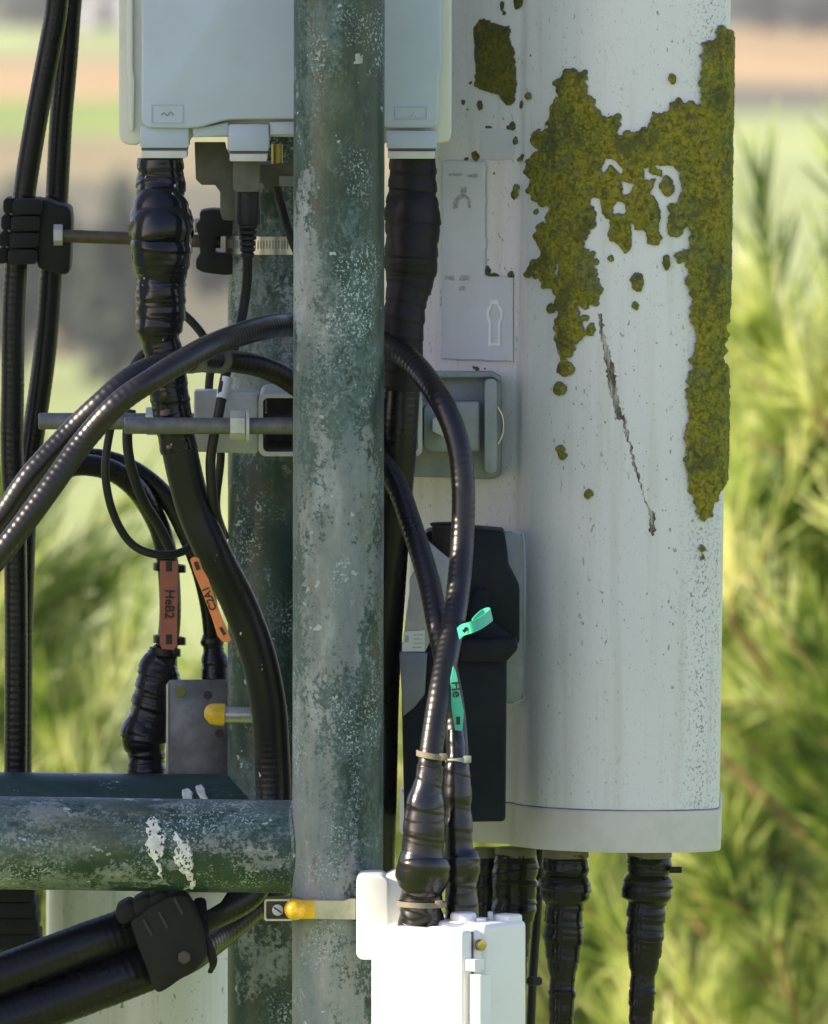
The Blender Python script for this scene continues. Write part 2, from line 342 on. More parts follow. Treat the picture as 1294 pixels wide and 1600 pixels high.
# ------------------------------------------------------------------ landscape (ground level is 20 m below the camera)
GZ = -20.0
def ground_z(x, y): return GZ
def build_ground():
    ys = np.concatenate([np.linspace(-300, 1400, 60), np.linspace(1450, 9000, 50)]); xs = np.linspace(-3000, 3000, 61)
    X, Y = np.meshgrid(xs, ys); Z = np.full(X.shape, GZ); t = np.clip((Y-1350)/2500, 0, 1); Z = Z + 130*t*t*(3-2*t)+18*np.sin(X*.002+1)*t
    V = np.stack([X, Y, Z], -1).reshape(-1, 3); nx = len(xs); F = [(j*nx+i, j*nx+i+1, (j+1)*nx+i+1, (j+1)*nx+i) for j in range(len(ys)-1) for i in range(nx-1)]
    m, nt, b = new_mat('fields'); b.inputs['Roughness'].default_value = .95; b.inputs['Specular IOR Level'].default_value = .1
    tc = nnode(nt, 'ShaderNodeTexCoord'); sx = nnode(nt, 'ShaderNodeSeparateXYZ'); nt.links.new(tc.outputs['Object'], sx.inputs[0])
    wob = mth(nt, 'MULTIPLY', mth(nt, 'SUBTRACT', noise_tex(nt, .012, 3), .5), 26)
    yy = mth(nt, 'DIVIDE', mth(nt, 'ADD', sx.outputs['Y'], wob), 2000)
    G1 = (.27, .36, .07); G2 = (.21, .30, .09); ST = (.50, .34, .15); TAN = (.33, .27, .13); GB = (.17, .16, .10); LG = (.40, .46, .17)
    L = ramp(nt, yy, [(0, G1), (.10, LG), (.215, GB), (.318, TAN), (.357, G1), (.402, ST), (.448, TAN), (.462, LG), (.515, GB), (.56, (.06, .08, .04)), (.75, (.12, .16, .07))], 'CONSTANT')
    Rr = ramp(nt, yy, [(0, G1), (.2, LG), (.384, GB), (.418, ST), (.51, GB), (.53, (.08, .10, .05)), (.7, (.10, .13, .06))], 'CONSTANT')
    side = ramp(nt, mth(nt, 'ADD', mth(nt, 'DIVIDE', sx.outputs['X'], 400), .5), [(.499, 0.), (.501, 1.)])
    c = mix(nt, side, L, Rr); var = ramp(nt, noise_tex(nt, .05, 5, .6, (1, .3, 1)), [(.3, .75), (.7, 1.15)])
    mm = nnode(nt, 'ShaderNodeMix', data_type='RGBA', blend_type='MULTIPLY'); mm.inputs[0].default_value = 1; nt.links.new(c, mm.inputs[6]); nt.links.new(var, mm.inputs[7])
    nt.links.new(mm.outputs[2], b.inputs['Base Color'])
    o = obj('ground', mesh_np(V, F), m, sharp=None); o['kind'] = 'structure'
build_ground()

def leaf_mat(name, stops, scale, transl=.35):
    m, nt, b = new_mat(name); b.inputs['Roughness'].default_value = .55; b.inputs['Specular IOR Level'].default_value = .25
    c = ramp(nt, noise_tex(nt, scale, 4, .7), stops); nt.links.new(c, b.inputs['Base Color'])
    t = nnode(nt, 'ShaderNodeBsdfTranslucent'); nt.links.new(c, t.inputs[0]); ms = nnode(nt, 'ShaderNodeMixShader'); ms.inputs[0].default_value = transl
    nt.links.new(b.outputs[0], ms.inputs[1]); nt.links.new(t.outputs[0], ms.inputs[2]); nt.links.new(ms.outputs[0], nt.nodes['Material Output'].inputs[0]); return m
M_NEEDLE = leaf_mat('pine_needles', [(.39, (.025, .065, .008)), (.455, (.16, .25, .03)), (.52, (.46, .55, .13)), (.62, (.82, .82, .42))], 2.6, .5)
M_BARK = simple('pine_bark', (.10, .065, .04), .9, col2=(.17, .10, .05), scale=12, bmp=.5, bscale=30, bdist=.01)
M_SHOOT = simple('pine_shoot_bark', (.30, .17, .07), .8, col2=(.20, .12, .06), scale=20)
M_LEAF = leaf_mat('hedge_leaves', [(.3, (.05, .07, .06)), (.7, (.10, .12, .09))], 1.2, .2)

def needles(A, D, L, n, nl, w_):
    """A starts, D unit dirs, L lengths -> quads of needles around each shoot"""
    m = len(A); t = RNG.random((m, n)); B = A[:, None]+D[:, None]*(t*L[:, None])[..., None]
    rad = RNG.normal(size=(m, n, 3)); rad -= D[:, None]*(rad*D[:, None]).sum(-1, keepdims=True); rad /= np.linalg.norm(rad, axis=-1, keepdims=True)+1e-9
    spread = (.95-.65*t)[..., None]*(.7+.6*RNG.random((m, n, 1)))
    nd = D[:, None]+rad*spread; nd[..., 2] += .38; nd /= np.linalg.norm(nd, axis=-1, keepdims=True)
    ln = nl*(.6+.5*RNG.random((m, n, 1))); T = B+nd*ln; T[..., 2] -= .06*ln[..., 0]
    sd_ = np.cross(nd, RNG.normal(size=(m, n, 3))); sd_ /= np.linalg.norm(sd_, axis=-1, keepdims=True)+1e-9
    V = np.stack([B-sd_*w_, B+sd_*w_, T+sd_*w_*.4, T-sd_*w_*.4], 2).reshape(-1, 3)
    return V
def sticks(A, B, ra, rb):
    d = B-A; d /= np.linalg.norm(d, axis=1, keepdims=True)+1e-9; ref = np.where(np.abs(d[:, 2:3]) > .9, [[1., 0, 0]], [[0., 0, 1]])
    u = np.cross(d, ref); u /= np.linalg.norm(u, axis=1, keepdims=True); v = np.cross(d, u); V = []
    for k in range(5):
        a = k/5*2*math.pi; o_ = math.cos(a)*u+math.sin(a)*v; V.append(A+o_*ra[:, None]); V.append(B+o_*rb[:, None])
    V = np.stack(V, 1).reshape(-1, 3); m = len(A); base = np.arange(m)[:, None]*10
    F = np.concatenate([np.stack([base[:, 0]+2*k, base[:, 0]+(2*k+2) % 10, base[:, 0]+(2*k+3) % 10, base[:, 0]+2*k+1], 1) for k in range(5)])
    return V, F
def pine(x, y, top, spread, dens, label, seed, vis=2.6):
    rng = np.random.default_rng(seed); root = thing('pine_tree', (x, y, GZ), label, 'tree', 'pines behind the mast')
    ht = top-GZ
    tr = [(x, y, GZ, .22), (x+.1, y, GZ+ht*.4, .15), (x-.04, y+.03, GZ+ht*.75, .08), (x, y, top-1.0, .035), (x, y, top, .008)]
    obj('trunk', tube_w(tr, .25, 10, None, .15), M_BARK, root)
    sa = []; sb = []; ra = []; rb = []; NA = []; ND = []; NL = []; CA = []; CD = []; CL = []
    z = top
    while z > GZ+3:
        dz = top-z; fine = dz < vis; R = min(spread, .10+dz*.62) if dz < 3 else spread*(1+.3*math.sin(dz))
        nb = 6 if fine else 5
        for k in range(nb):
            a = rng.random()*6.283; el = (.95-.22*min(dz, 2.6)) if fine else .15
            ln = R*(.75+.4*rng.random()); d = np.array([math.cos(a)*math.cos(el), math.sin(a)*math.cos(el), math.sin(el)])
            p = np.array([x, y, z+rng.normal()*.05]); ns = max(2, int(ln/.17)) if fine else 6
            for s in range(ns):
                q = p+d*(ln/ns); d = d+np.array([0, 0, .09])+rng.normal(size=3)*.07; d /= np.linalg.norm(d)
                sa.append(p); sb.append(q); r0 = .004+.02*ln*(1-s/ns)**1.2*.6; ra.append(r0); rb.append(r0*.8)
                p = q
                nk = (1 if (fine and rng.random() < .75) else 2)
                for _ in range(nk):
                    dd = d*.7+rng.normal(size=3)*.55+np.array([0, 0, .45]); dd /= np.linalg.norm(dd); L = (.16+.22*rng.random()) if fine else .5
                    sa.append(p); sb.append(p+dd*L); ra.append(.004); rb.append(.002)
                    (NA if fine else CA).append(p); (ND if fine else CD).append(dd); (NL if fine else CL).append(L)
        z -= .11 if fine else .55
    # leader
    NA.append(np.array([x, y, top-.1])); ND.append(np.array([0, .1, 1.])/1.005); NL.append(.35)
    V, F = sticks(np.array(sa), np.array(sb), np.array(ra), np.array(rb)); obj('branches', mesh_np(V, F), M_SHOOT, root, sharp=None)
    v1 = needles(np.array(NA), np.array(ND), np.array(NL), int(dens*1.1), .17, .0036)
    v2 = needles(np.array(CA), np.array(CD), np.array(CL), 26, .20, .012)
    V = np.concatenate([v1, v2]); F = np.arange(len(V)).reshape(-1, 4)
    cr = obj('crown', mesh_np(V, F), M_NEEDLE, root, sharp=None); print('pine', len(F))
pine(1.02, 9.6, -.10, 1.0, 80, 'long-needled pine rising highest, right of the white antenna', 3)
pine(.42, 11.2, -.95, 1.0, 60, 'pine top showing below the antenna between its hanging cables', 5)
pine(-.78, 10.2, -.86, .95, 70, 'pale green pine at the left behind the black feeder cables', 8)
pine(1.75, 12.5, -.16, 1.1, 50, 'pine at the right picture edge behind the tallest pine', 12)
pine(-1.5, 13.0, -1.2, 1.1, 50, 'darker pine farther off behind the pale one on the left', 14)
pine(-.1, 13.5, -1.35, 1.1, 45, 'low pine mostly hidden behind the green poles', 17)

def far_tree(x, y, h, wd, label, seed):
    rng = np.random.default_rng(seed); root = thing('hedgerow_tree', (x, y, GZ), label, 'tree', 'far hedgerow trees')
    obj('trunk', tube_w([(x, y, GZ, .25), (x+.1, y, GZ+h*.5, .15), (x, y, GZ+h*.8, .05)], .5, 8), M_BARK, root)
    n = 2600; c = rng.normal(size=(n, 3)); c /= np.linalg.norm(c, axis=1, keepdims=True); c *= (.35+.65*rng.random((n, 1))**.5)
    lump = 1+.35*np.sin(c[:, 0:1]*5+seed)*np.cos(c[:, 2:3]*6+seed); c = c*lump*np.array([wd/2, wd/2, h*.42])+np.array([x, y, GZ+h*.57])
    a = rng.normal(size=(n, 3)); a /= np.linalg.norm(a, axis=1, keepdims=True); b_ = np.cross(a, rng.normal(size=(n, 3))); b_ /= np.linalg.norm(b_, axis=1, keepdims=True)
    s_ = .28; V = np.stack([c-a*s_, c+b_*s_*.7, c+a*s_, c-b_*s_*.7], 1).reshape(-1, 3)
    obj('crown', mesh_np(V, np.arange(len(V)).reshape(-1, 4)), M_LEAF, root, sharp=None)
def ground_at(px, py):
    d = FW*DIST+Vector((1, 0, 0))*((px-647)*S)+UP*((800-py)*S); return CAM+d*((GZ-CAM.z)/d.z)
for i, (px, py, hp, wp, lab) in enumerate([(185, 640, 340, 120, 'dark far hedgerow tree between the left cables and the taped cable'), (95, 560, 240, 110, 'smaller far hedgerow tree low behind the left clamp rod'),
        (15, 600, 300, 110, 'far hedgerow tree at the left picture edge'), (330, 470, 120, 70, 'far tree glimpsed beside the rear green pole'),
        (60, 52, 70, 130, 'hazy tree at the top left beyond the fields'), (1190, 52, 75, 110, 'hazy round tree at the top right beyond the stubble'), (1275, 58, 70, 90, 'hazy tree at the very top right corner')]):
    g = ground_at(px, py); k = g.y+12; far_tree(g.x, g.y, hp*S*k/DIST, wp*S*k/DIST, lab, 20+i)
def barn():
    g = ground_at(165, 40); r = thing('farm_building', g, 'small white farm building far off at top left', 'building')
    x, y = g.x, g.y; obj('wall', box((x, y, GZ+1.5), (5.5, 8, 3.0)), simple('limewash', (.78, .78, .76), .8), r)
    bm = bmesh.new(); vs = [bm.verts.new(v) for v in ((x-3, y-4.3, GZ+3), (x+3, y-4.3, GZ+3), (x, y-4.3, GZ+4.8), (x-3, y+4.3, GZ+3), (x+3, y+4.3, GZ+3), (x, y+4.3, GZ+4.8))]
    for f in ((0, 1, 2), (3, 5, 4), (0, 2, 5, 3), (1, 4, 5, 2), (0, 3, 4, 1)): bm.faces.new([vs[i] for i in f])
    obj('roof', bm, simple('slate', (.16, .17, .19), .7), r); obj('door', box((x, y-4.03, GZ+1.1), (1.4, .06, 2.2)), M_BROWN, r)
barn()

# ------------------------------------------------------------------ poles and rails
def cyl_solver(px, py, ax0, ax1, r):
    """front intersection of pixel ray with a cylinder, returns point, normal"""
    d = (FW*DIST+Vector((1, 0, 0))*((px-647)*S)+UP*((800-py)*S)).normalized(); u = (ax1-ax0).normalized(); w0 = CAM-ax0
    a = d-u*d.dot(u); b = w0-u*w0.dot(u); A = a.dot(a); B = 2*a.dot(b); C = b.dot(b)-r*r; D = B*B-4*A*C
    if D < 0: D = 0
    p = CAM+d*((-B-math.sqrt(D))/(2*A)); n = (p-ax0)-u*((p-ax0).dot(u)); return p, n.normalized()
def patch(polys, solver, step, lift, seed=1, jag=3.0, thick=True, holes=(), jf=8.0, perf=0):
    xs = [a for p in polys for a, _ in p]; ys = [b for p in polys for _, b in p]
    gx = np.arange(min(xs)-4, max(xs)+4, step); gy = np.arange(min(ys)-4, max(ys)+4, step); X, Y = np.meshgrid(gx+step/2, gy+step/2)
    n1 = Val2(seed); n2 = Val2(seed+1); XX = X+(n1(X/jf+9, Y/jf)-.5)*2*jag; YY = Y+(n2(X/jf, Y/jf+5)-.5)*2*jag
    m = np.zeros(X.shape, bool)
    for p in polys: m |= inpoly(XX, YY, p)
    for p in holes: m &= ~inpoly(XX, YY, p)
    if perf: m &= (n1(X/3+3, Y/4)*.6+n2(X/1.6, Y/2)*.4) > perf
    return grid_mesh(gx, gy, m, solver, lift)
def grid_mesh(gx, gy, m, solver, lift):
    idx = {}; V = []; F = []
    H = m.astype(float)
    for _ in range(2): Hp = np.pad(H, 1); H = (Hp[1:-1, 1:-1]*2+Hp[:-2, 1:-1]+Hp[2:, 1:-1]+Hp[1:-1, :-2]+Hp[1:-1, 2:])/6
    Hp = np.pad(H, 1)
    def vid(i, j):
        if (i, j) not in idx:
            h = min(Hp[j, i], Hp[j+1, i], Hp[j, i+1], Hp[j+1, i+1]); p, n = solver(gx[i] if i < len(gx) else gx[-1]+(gx[1]-gx[0]), gy[j] if j < len(gy) else gy[-1]+(gy[1]-gy[0]))
            hh = lift(h, gx[min(i, len(gx)-1)], gy[min(j, len(gy)-1)]) if callable(lift) else lift*min(1., h*1.3)
            idx[(i, j)] = len(V); V.append(p+n*hh)
        return idx[(i, j)]
    for j, i in zip(*np.nonzero(m)): F.append((vid(i, j), vid(i, j+1), vid(i+1, j+1), vid(i+1, j)))
    return mesh_from(V, F)

RP = 71*S
pA = P(532, -900, 0); pB = P(526, 2300, 0)
frame1 = thing('green_post', (pB.x, 0, pB.z), 'thick weathered green post in front, with a rail welded to its left', 'pole')
obj('pole', tube_w([(pA.x, 0, pA.z, RP), ((pA.x*.5+pB.x*.5), 0, (pA.z+pB.z)/2, RP), (pB.x, 0, pB.z, RP)], .01, 64, None, .004), M_POLE, frame1)
YR = .03; rA = P(-1500, 1296, YR); rB = P(520, 1324, YR); RR = 73*S
obj('rail', tube_w([(*rA, RR), (*((rA+rB)/2), RR), (*rB, RR)], .01, 64, None, .004), M_RAIL, frame1)
wj = bmesh.new()
# weld bead where the rail meets the pole
ctr = P(458, 1322, YR); ring = []
for k in range(33):
    a = math.pi*(.97+1.06*k/32)*1.0; yy = YR+math.sin(a)*RR; zz = math.cos(a)*RR*(1)
    if abs(yy) > RP*.98: continue
    ring.append((P(458, 1322, 0).x+RP-math.sqrt(RP*RP-yy*yy)-.0005, yy, ctr.z+zz, .0035))
obj('weld_bead', tube_w(ring, .002, 8, None, .3), M_RAIL, frame1)
railc = (rA, rB)
rs = lambda px, py: cyl_solver(px, py, rA, rB, RR)
Z8 = lambda pts: [(a*.3555, 1200+b*.3555) for a, b in pts]
d1 = Z8([(680, 210), (705, 235), (700, 290), (725, 300), (722, 370), (690, 400), (710, 440), (716, 490), (700, 480), (685, 415), (655, 390), (645, 350), (648, 290), (642, 240)])
d2 = Z8([(765, 270), (790, 300), (800, 330), (825, 310), (840, 360), (850, 400), (840, 460), (865, 520), (845, 530), (825, 490), (790, 450), (768, 410), (765, 370), (780, 340), (758, 310)])
d2 = [(a, b) for a, b in d2]
obj('bird_dropping', patch([d1, d2], rs, .8, .0022, 3, 3.0, jf=5, perf=.33), M_BIRD, frame1)

Y2 = .35; RP2 = 71*S
qA = P(424, -900, Y2); qB = P(424, 2300, Y2)
frame2 = thing('green_post', (qB.x, Y2, qB.z), 'darker green post standing behind, mostly hidden by the front post', 'pole')
obj('pole', tube_w([(qA.x, Y2, qA.z, RP2), (qA.x, Y2, (qA.z+qB.z)/2, RP2), (qB.x, Y2, qB.z, RP2)], .01, 48, None, .004), M_REAR, frame2)
sA = P(-1500, 1262, Y2); sB = P(424, 1281, Y2)
obj('rail', tube_w([(*sA, RR), (*((sA+sB)/2), RR), (*sB, RR)], .012, 48), M_REARRAIL, frame2)
Z5 = lambda pts: [(150+a*.2562, 850+b*.2562) for a, b in pts]
obj('bird_dropping', patch([Z5([(525, 1500), (560, 1495), (590, 1520), (585, 1560), (530, 1565)]), Z5([(610, 1480), (640, 1465), (665, 1500), (685, 1560), (640, 1550), (615, 1520)])], lambda a, b: cyl_solver(a, b, sA, sB, RR), 1.0, .002, 6, 1.5), M_BIRD, frame2)

# ------------------------------------------------------------------ panel antenna
KL = .0125
prof_px = [(640, .40), (640, .315), (650, .292), (690, .270), (740, .245), (785, .222), (806, .208), (815, .190), (835, .170), (870, .148), (930, .126), (1000, .117), (1055, .119), (1095, .126), (1118, .134), (1129, .150), (1130, .20), (1130, .35), (1115, .395), (1080, .415), (880, .42), (700, .42)]
prof = np.array([(P(a, 800, b).x, b) for a, b in prof_px])
def smooth_profile(pr, n=12, closed=True):
    m = len(pr); out = []
    for i in range(m):
        a, b, c, d = pr[(i-1) % m], pr[i], pr[(i+1) % m], pr[(i+2) % m]
        for j in range(n):
            t = j/n; out.append(.5*((2*b)+(-a+c)*t+(2*a-5*b+4*c-d)*t*t+(-a+3*b-3*c+d)*t**3))
    return np.array(out)
PR = smooth_profile(prof)
ZT = P(900, -700, .12).z; ZC = P(950, 1267, .12).z; ZB = P(950, 1332, .12).z
def extrude_profile(pr, zs, scales=None):
    n = len(pr); c = pr.mean(0); V = []; F = []
    for k, z in enumerate(zs):
        s_ = 1 if scales is None else scales[k]
        q = c+(pr-c)*s_; V += [(x+KL*z, y, z) for x, y in q]
    for k in range(len(zs)-1):
        for i in range(n):
            j = (i+1) % n; F.append((k*n+i, k*n+j, (k+1)*n+j, (k+1)*n+i))
    return mesh_from(V, F, [tuple(range(n))[::-1], tuple((len(zs)-1)*n+i for i in range(n))])
ant = thing('panel_antenna', (P(900, 1332, .27).x, .27, ZB), 'tall white panel antenna crusted with olive lichen, right of the green post', 'antenna')
radome = obj('radome', extrude_profile(PR, np.linspace(ZC-.004, ZT, 30)), M_RADOME, ant, sharp=.8)
eps = .0006; obj('seam', extrude_profile(PR, [ZC-.0006, ZC+.0011], [1.0035, 1.0025]), simple('seam_grime', (.13, .12, .09), .8, col2=(.34, .33, .29), scale=40, thr=(.45, .7)), ant, sharp=.9)
obj('end_cap', extrude_profile(PR, [ZB, ZB+.0015, ZB+.004, ZC-.0025, ZC-.0008, ZC], [1.013, 1.016, 1.016, 1.016, 1.015, 1.006]), M_CAP, ant, sharp=.9)
fr = PR[:12*17]; i0 = int(np.argmin(fr[:, 0]+0*fr[:, 1]))
fx = fr[12*1:12*15+2]
ordx = np.argsort(fx[:, 0]); FX, FY = fx[ordx, 0], fx[ordx, 1]
def ant_solver(px, py):
    y = .15
    for _ in range(14):
        p = P(px, py, y); y = .5*y+.5*float(np.interp(p.x-KL*p.z, FX, FY))
    p = P(px, py, y); x0 = p.x-KL*p.z; dy = (np.interp(x0+.001, FX, FY)-np.interp(x0-.001, FX, FY))/.002
    return p, Vector((dy, -1, 0)).normalized()
def solid_patch(rects, solver, lift, step=4):
    V = []; F = []
    for (x0, x1, y0, y1) in rects:
        nx = max(2, int((x1-x0)/step)+1); ny = max(2, int((y1-y0)/step)+1); b0 = len(V)
        for j in range(ny):
            for i in range(nx):
                p, n = solver(x0+(x1-x0)*i/(nx-1), y0+(y1-y0)*j/(ny-1)); V.append(p+n*lift)
        for j in range(ny-1):
            for i in range(nx-1): a = b0+j*nx+i; F.append((a, a+nx, a+nx+1, a+1))
    return mesh_from(V, F)
st = obj('sticker', patch([[(694, 250), (761, 252), (760, 430), (803, 433), (803, 565), (692, 561)]], ant_solver, 1.6, .004, 2, .8), M_STICK, ant); st['label'] = 'pale blue L-shaped sticker, worn and unreadable'
obj('sticker', patch([[(751, 203), (802, 203), (803, 250), (750, 250)]], ant_solver, 1.4, .0008, 4, 1.2), M_STICK, ant)
key = patch([[(772, 468), (784, 468), (785, 476), (791, 484), (791, 496), (787, 503), (787, 540), (768, 540), (768, 503), (765, 496), (765, 484), (771, 476)]], ant_solver, .9, (lambda h, x, y: .0048), 5, .4,
    holes=[[(774, 475), (782, 475), (783, 480), (787, 487), (787, 495), (783, 501), (783, 535), (773, 535), (773, 501), (769, 495), (769, 487), (773, 480)]])
obj('sticker_emblem', key, M_STICKW, st)
ringp = [(727+14*math.cos(t), 322+20*math.sin(t)) for t in np.linspace(math.pi*.92, math.pi*2.08, 14)]
ringi = [(728+8*math.cos(t), 322+13*math.sin(t)) for t in np.linspace(math.pi*2.06, math.pi*.94, 14)]
pr_ = [[(706, 271), (726, 271), (726, 275), (706, 275)], [(735, 272), (752, 272), (752, 277), (735, 277)], [(724, 292), (733, 292), (733, 301), (724, 301)],
    ringp+ringi, [(700, 430), (715, 430), (715, 437), (700, 437)], [(722, 430), (738, 430), (738, 438), (722, 438)], [(722, 448), (732, 448), (732, 454), (722, 454)]]
obj('faded_print', patch(pr_, ant_solver, .9, (lambda h, x, y: .0044), 8, 1.2), M_FAINT, st)
# dirt smear on the radome
z3 = lambda pts: [(800+a*.3818, b*.3818) for a, b in pts]
smear = [(935, 488), (940, 492), (947, 530), (956, 562), (963, 590), (969, 635), (977, 655), (985, 690), (996, 735), (1007, 775), (1015, 798), (1022, 802), (1024, 828), (1020, 838), (1014, 832), (1014, 805), (1007, 780), (992, 735), (981, 690), (971, 655), (962, 655), (955, 620), (950, 600), (945, 560), (938, 520)]
sm = obj('dirt_smear', patch([smear], ant_solver, 1.1, .0005, 9, 2.6, jf=4), M_DIRT, ant)

# lichen: thick crust following the radome round its right edge
def lichen():
    seg = PR[12*1:12*19]; d = np.linalg.norm(np.diff(seg, axis=0), axis=1); s = np.concatenate([[0], np.cumsum(d)])
    stp = .0008; ss = np.arange(0, s[-1], stp); cx = np.interp(ss, s, seg[:, 0]); cy = np.interp(ss, s, seg[:, 1])
    tx = np.gradient(cx); ty = np.gradient(cy); ln = np.hypot(tx, ty); nx_ = ty/ln; ny_ = -tx/ln
    zt = P(900, -40, .12).z; zb = P(900, 900, .12).z; zs = np.arange(zb, zt, stp)
    CX, ZZ = np.meshgrid(cx, zs); CY = np.meshgrid(cy, zs)[0]; XX = CX+KL*ZZ
    # pixel coordinates
    vx = XX; vy = CY-CAM.y; vz = ZZ-CAM.z; dep = vy*FW.y+vz*FW.z; PX = 647+vx/dep*DIST/S; PY = 800-(vy*UP.y+vz*UP.z)/dep*DIST/S
    isil = np.argmax(PX, axis=1)
    for r in range(len(zs)):
        k = isil[r]; PX[r, k:] = PX[r, k]+(ss[k:]-ss[k])/S
    edge = (PX[np.arange(len(zs)), isil])[:, None]
    # widen the strip over the edge
    n1 = Val2(21); n2 = Val2(22); n3 = Val2(23)
    QX = PX+(n1(PX/6, PY/6)-.5)*4+(n1(PX/3, PY/3)-.5)*1.5; QY = PY+(n2(PX/6, PY/6)-.5)*4+(n2(PX/3, PY/3)-.5)*1.5
    main = z3([(250, 280), (300, 310), (300, 360), (330, 410), (350, 465), (380, 475), (435, 480), (435, 530), (415, 545), (450, 560), (500, 545), (560, 530), (575, 470), (610, 465), (640, 450), (680, 420), (745, 430), (770, 420), (765, 330), (775, 250), (785, 190), (830, 160), (860, 110), (885, 120)]) + \
        [(1185, 60), (1185, 400), (1128, 520), (1127, 560), (1150, 600), (1150, 730), (1122, 770), (1112, 790), (1113, 800), (1100, 812), (1088, 800), (1080, 775), (1070, 735), (1072, 680), (1075, 620)] + \
        z3([(735, 1480), (750, 1380), (735, 1290), (735, 1190), (715, 1170), (718, 1060), (680, 1080), (655, 1040), (690, 1030), (735, 1010), (720, 930), (705, 930), (690, 970), (650, 975), (630, 950), (635, 890), (660, 870), (690, 770), (680, 710), (660, 680), (620, 680), (560, 680), (535, 690), (540, 740), (590, 730), (560, 790), (590, 820), (605, 870), (600, 940), (615, 970), (600, 1000), (550, 1000), (545, 950), (500, 940), (480, 880), (490, 960), (485, 1020), (460, 1040), (430, 1000), (390, 980), (395, 940), (405, 900), (370, 880), (360, 820), (330, 800), (320, 850), (340, 900), (320, 950), (290, 990), (270, 1015), (310, 1020), (330, 1050), (340, 1090), (335, 1130), (360, 1150), (362, 1210), (340, 1250), (270, 1250), (280, 1300), (300, 1350), (290, 1390), (260, 1420), (245, 1465), (195, 1450), (185, 1410), (190, 1360), (180, 1320), (195, 1280), (190, 1210), (165, 1185), (135, 1175), (130, 1140), (90, 1135), (72, 1110), (80, 1065), (130, 1060), (150, 1050), (105, 1000), (95, 960), (120, 930), (150, 910), (155, 850), (120, 830), (90, 820), (80, 780), (85, 740), (65, 680), (85, 640), (130, 610), (95, 605), (88, 540), (120, 540), (150, 545), (165, 530), (155, 490), (170, 440), (200, 380), (185, 345), (200, 310)])
    holes = [z3(h) for h in ([(365, 705), (378, 650), (420, 655), (455, 695), (452, 728), (428, 695), (398, 675), (380, 705)], [(445, 740), (502, 752), (482, 795), (455, 805)], [(410, 875), (428, 822), (468, 838), (466, 875)], [(118, 765), (150, 763), (150, 775), (120, 775)], [(180, 1080), (192, 1080), (190, 1130), (178, 1130)])]
    m = inpoly(QX, QY, main)
    rr_ = np.random.default_rng(77); L = len(main)
    for k in range(L):
        (xa, ya), (xb, yb) = main[k], main[(k+1) % L]; dd = math.hypot(xb-xa, yb-ya)
        if max(xa, xb) > 1140: continue
        if 930 < xa < 1072 and 235 < ya < 400: continue
        for _ in range(max(1, int(dd/7))):
            t = rr_.random(); r = 2.5+4*rr_.random(); cx1 = xa+(xb-xa)*t+rr_.normal()*1.5; cy1 = ya+(yb-ya)*t+rr_.normal()*1.5
            if rr_.random() < .75: m |= (PX-cx1)**2+(PY-cy1)**2 < r*r
    for h in holes: m &= ~inpoly(QX, QY, h)
    def ell(cx_, cy_, rx, ry): return ((QX-cx_)/rx)**2+((QY-cy_)/ry)**2 < 1
    for a, b, rx, ry in ((632, 765, 27, 40), (600, 712, 16, 14), (220, 1510, 34, 32), (655, 320, 13, 18), (405, 1062, 12, 14), (630, 1075, 14, 28), (512, 1155, 24, 38), (505, 1252, 11, 14), (165, 1262, 17, 17), (300, 1300, 13, 12), (325, 1350, 14, 26), (650, 850, 16, 20), (575, 700, 12, 14), (18, 770, 8, 14), (12, 800, 14, 18), (40, 655, 9, 9), (15, 575, 8, 22), (70, 395, 9, 14), (3, 520, 8, 16), (100, 870, 8, 12)):
        m |= ell(800+a*.3818, b*.3818, rx*.3818+1, ry*.3818+1)
    for a, b, r in ((876, 608, 10), (877, 703, 7), (880, 713, 6), (919, 772, 7), (1097, 858, 6), (1097, 872, 4), (1050, 123, 7), (1100, 70, 4)): m |= ell(a, b, r, r*1.15)
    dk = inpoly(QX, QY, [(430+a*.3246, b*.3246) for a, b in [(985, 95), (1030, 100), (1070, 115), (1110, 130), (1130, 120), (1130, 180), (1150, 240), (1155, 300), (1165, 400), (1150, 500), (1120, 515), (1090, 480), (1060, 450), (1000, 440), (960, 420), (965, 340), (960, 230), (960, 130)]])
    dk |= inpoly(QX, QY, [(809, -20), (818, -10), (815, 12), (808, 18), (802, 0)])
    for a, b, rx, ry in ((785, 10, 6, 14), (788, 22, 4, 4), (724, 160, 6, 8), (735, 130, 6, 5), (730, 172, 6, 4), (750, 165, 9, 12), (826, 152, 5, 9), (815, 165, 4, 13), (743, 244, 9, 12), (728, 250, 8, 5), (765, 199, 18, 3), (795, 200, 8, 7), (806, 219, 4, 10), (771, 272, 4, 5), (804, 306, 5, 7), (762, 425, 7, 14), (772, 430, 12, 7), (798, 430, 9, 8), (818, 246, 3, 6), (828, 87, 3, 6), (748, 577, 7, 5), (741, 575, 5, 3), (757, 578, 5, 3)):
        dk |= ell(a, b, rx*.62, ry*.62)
    def build(m, name, mat, hgt, label, xlo):
        G = m.astype(float)
        for _ in range(4): Gp = np.pad(G, 1); G = (Gp[1:-1, 1:-1]+Gp[:-2, 1:-1]+Gp[2:, 1:-1]+Gp[1:-1, :-2]+Gp[1:-1, 2:])/5
        m = (G+(n2(PX/2.2, PY/2.2)-.5)*.25) > .5
        H = m.astype(float)
        for _ in range(7): Hp = np.pad(H, 1); H = (Hp[1:-1, 1:-1]+Hp[:-2, 1:-1]+Hp[2:, 1:-1]+Hp[1:-1, :-2]+Hp[1:-1, 2:])/5
        H = np.clip((H-.35)*1.6, 0, 1)**.6
        g = n3(PX/3.2, PY/3.2)*.5+n1(PX/1.7, PY/1.7)*.35+n2(PX/9, PY/9)*.5
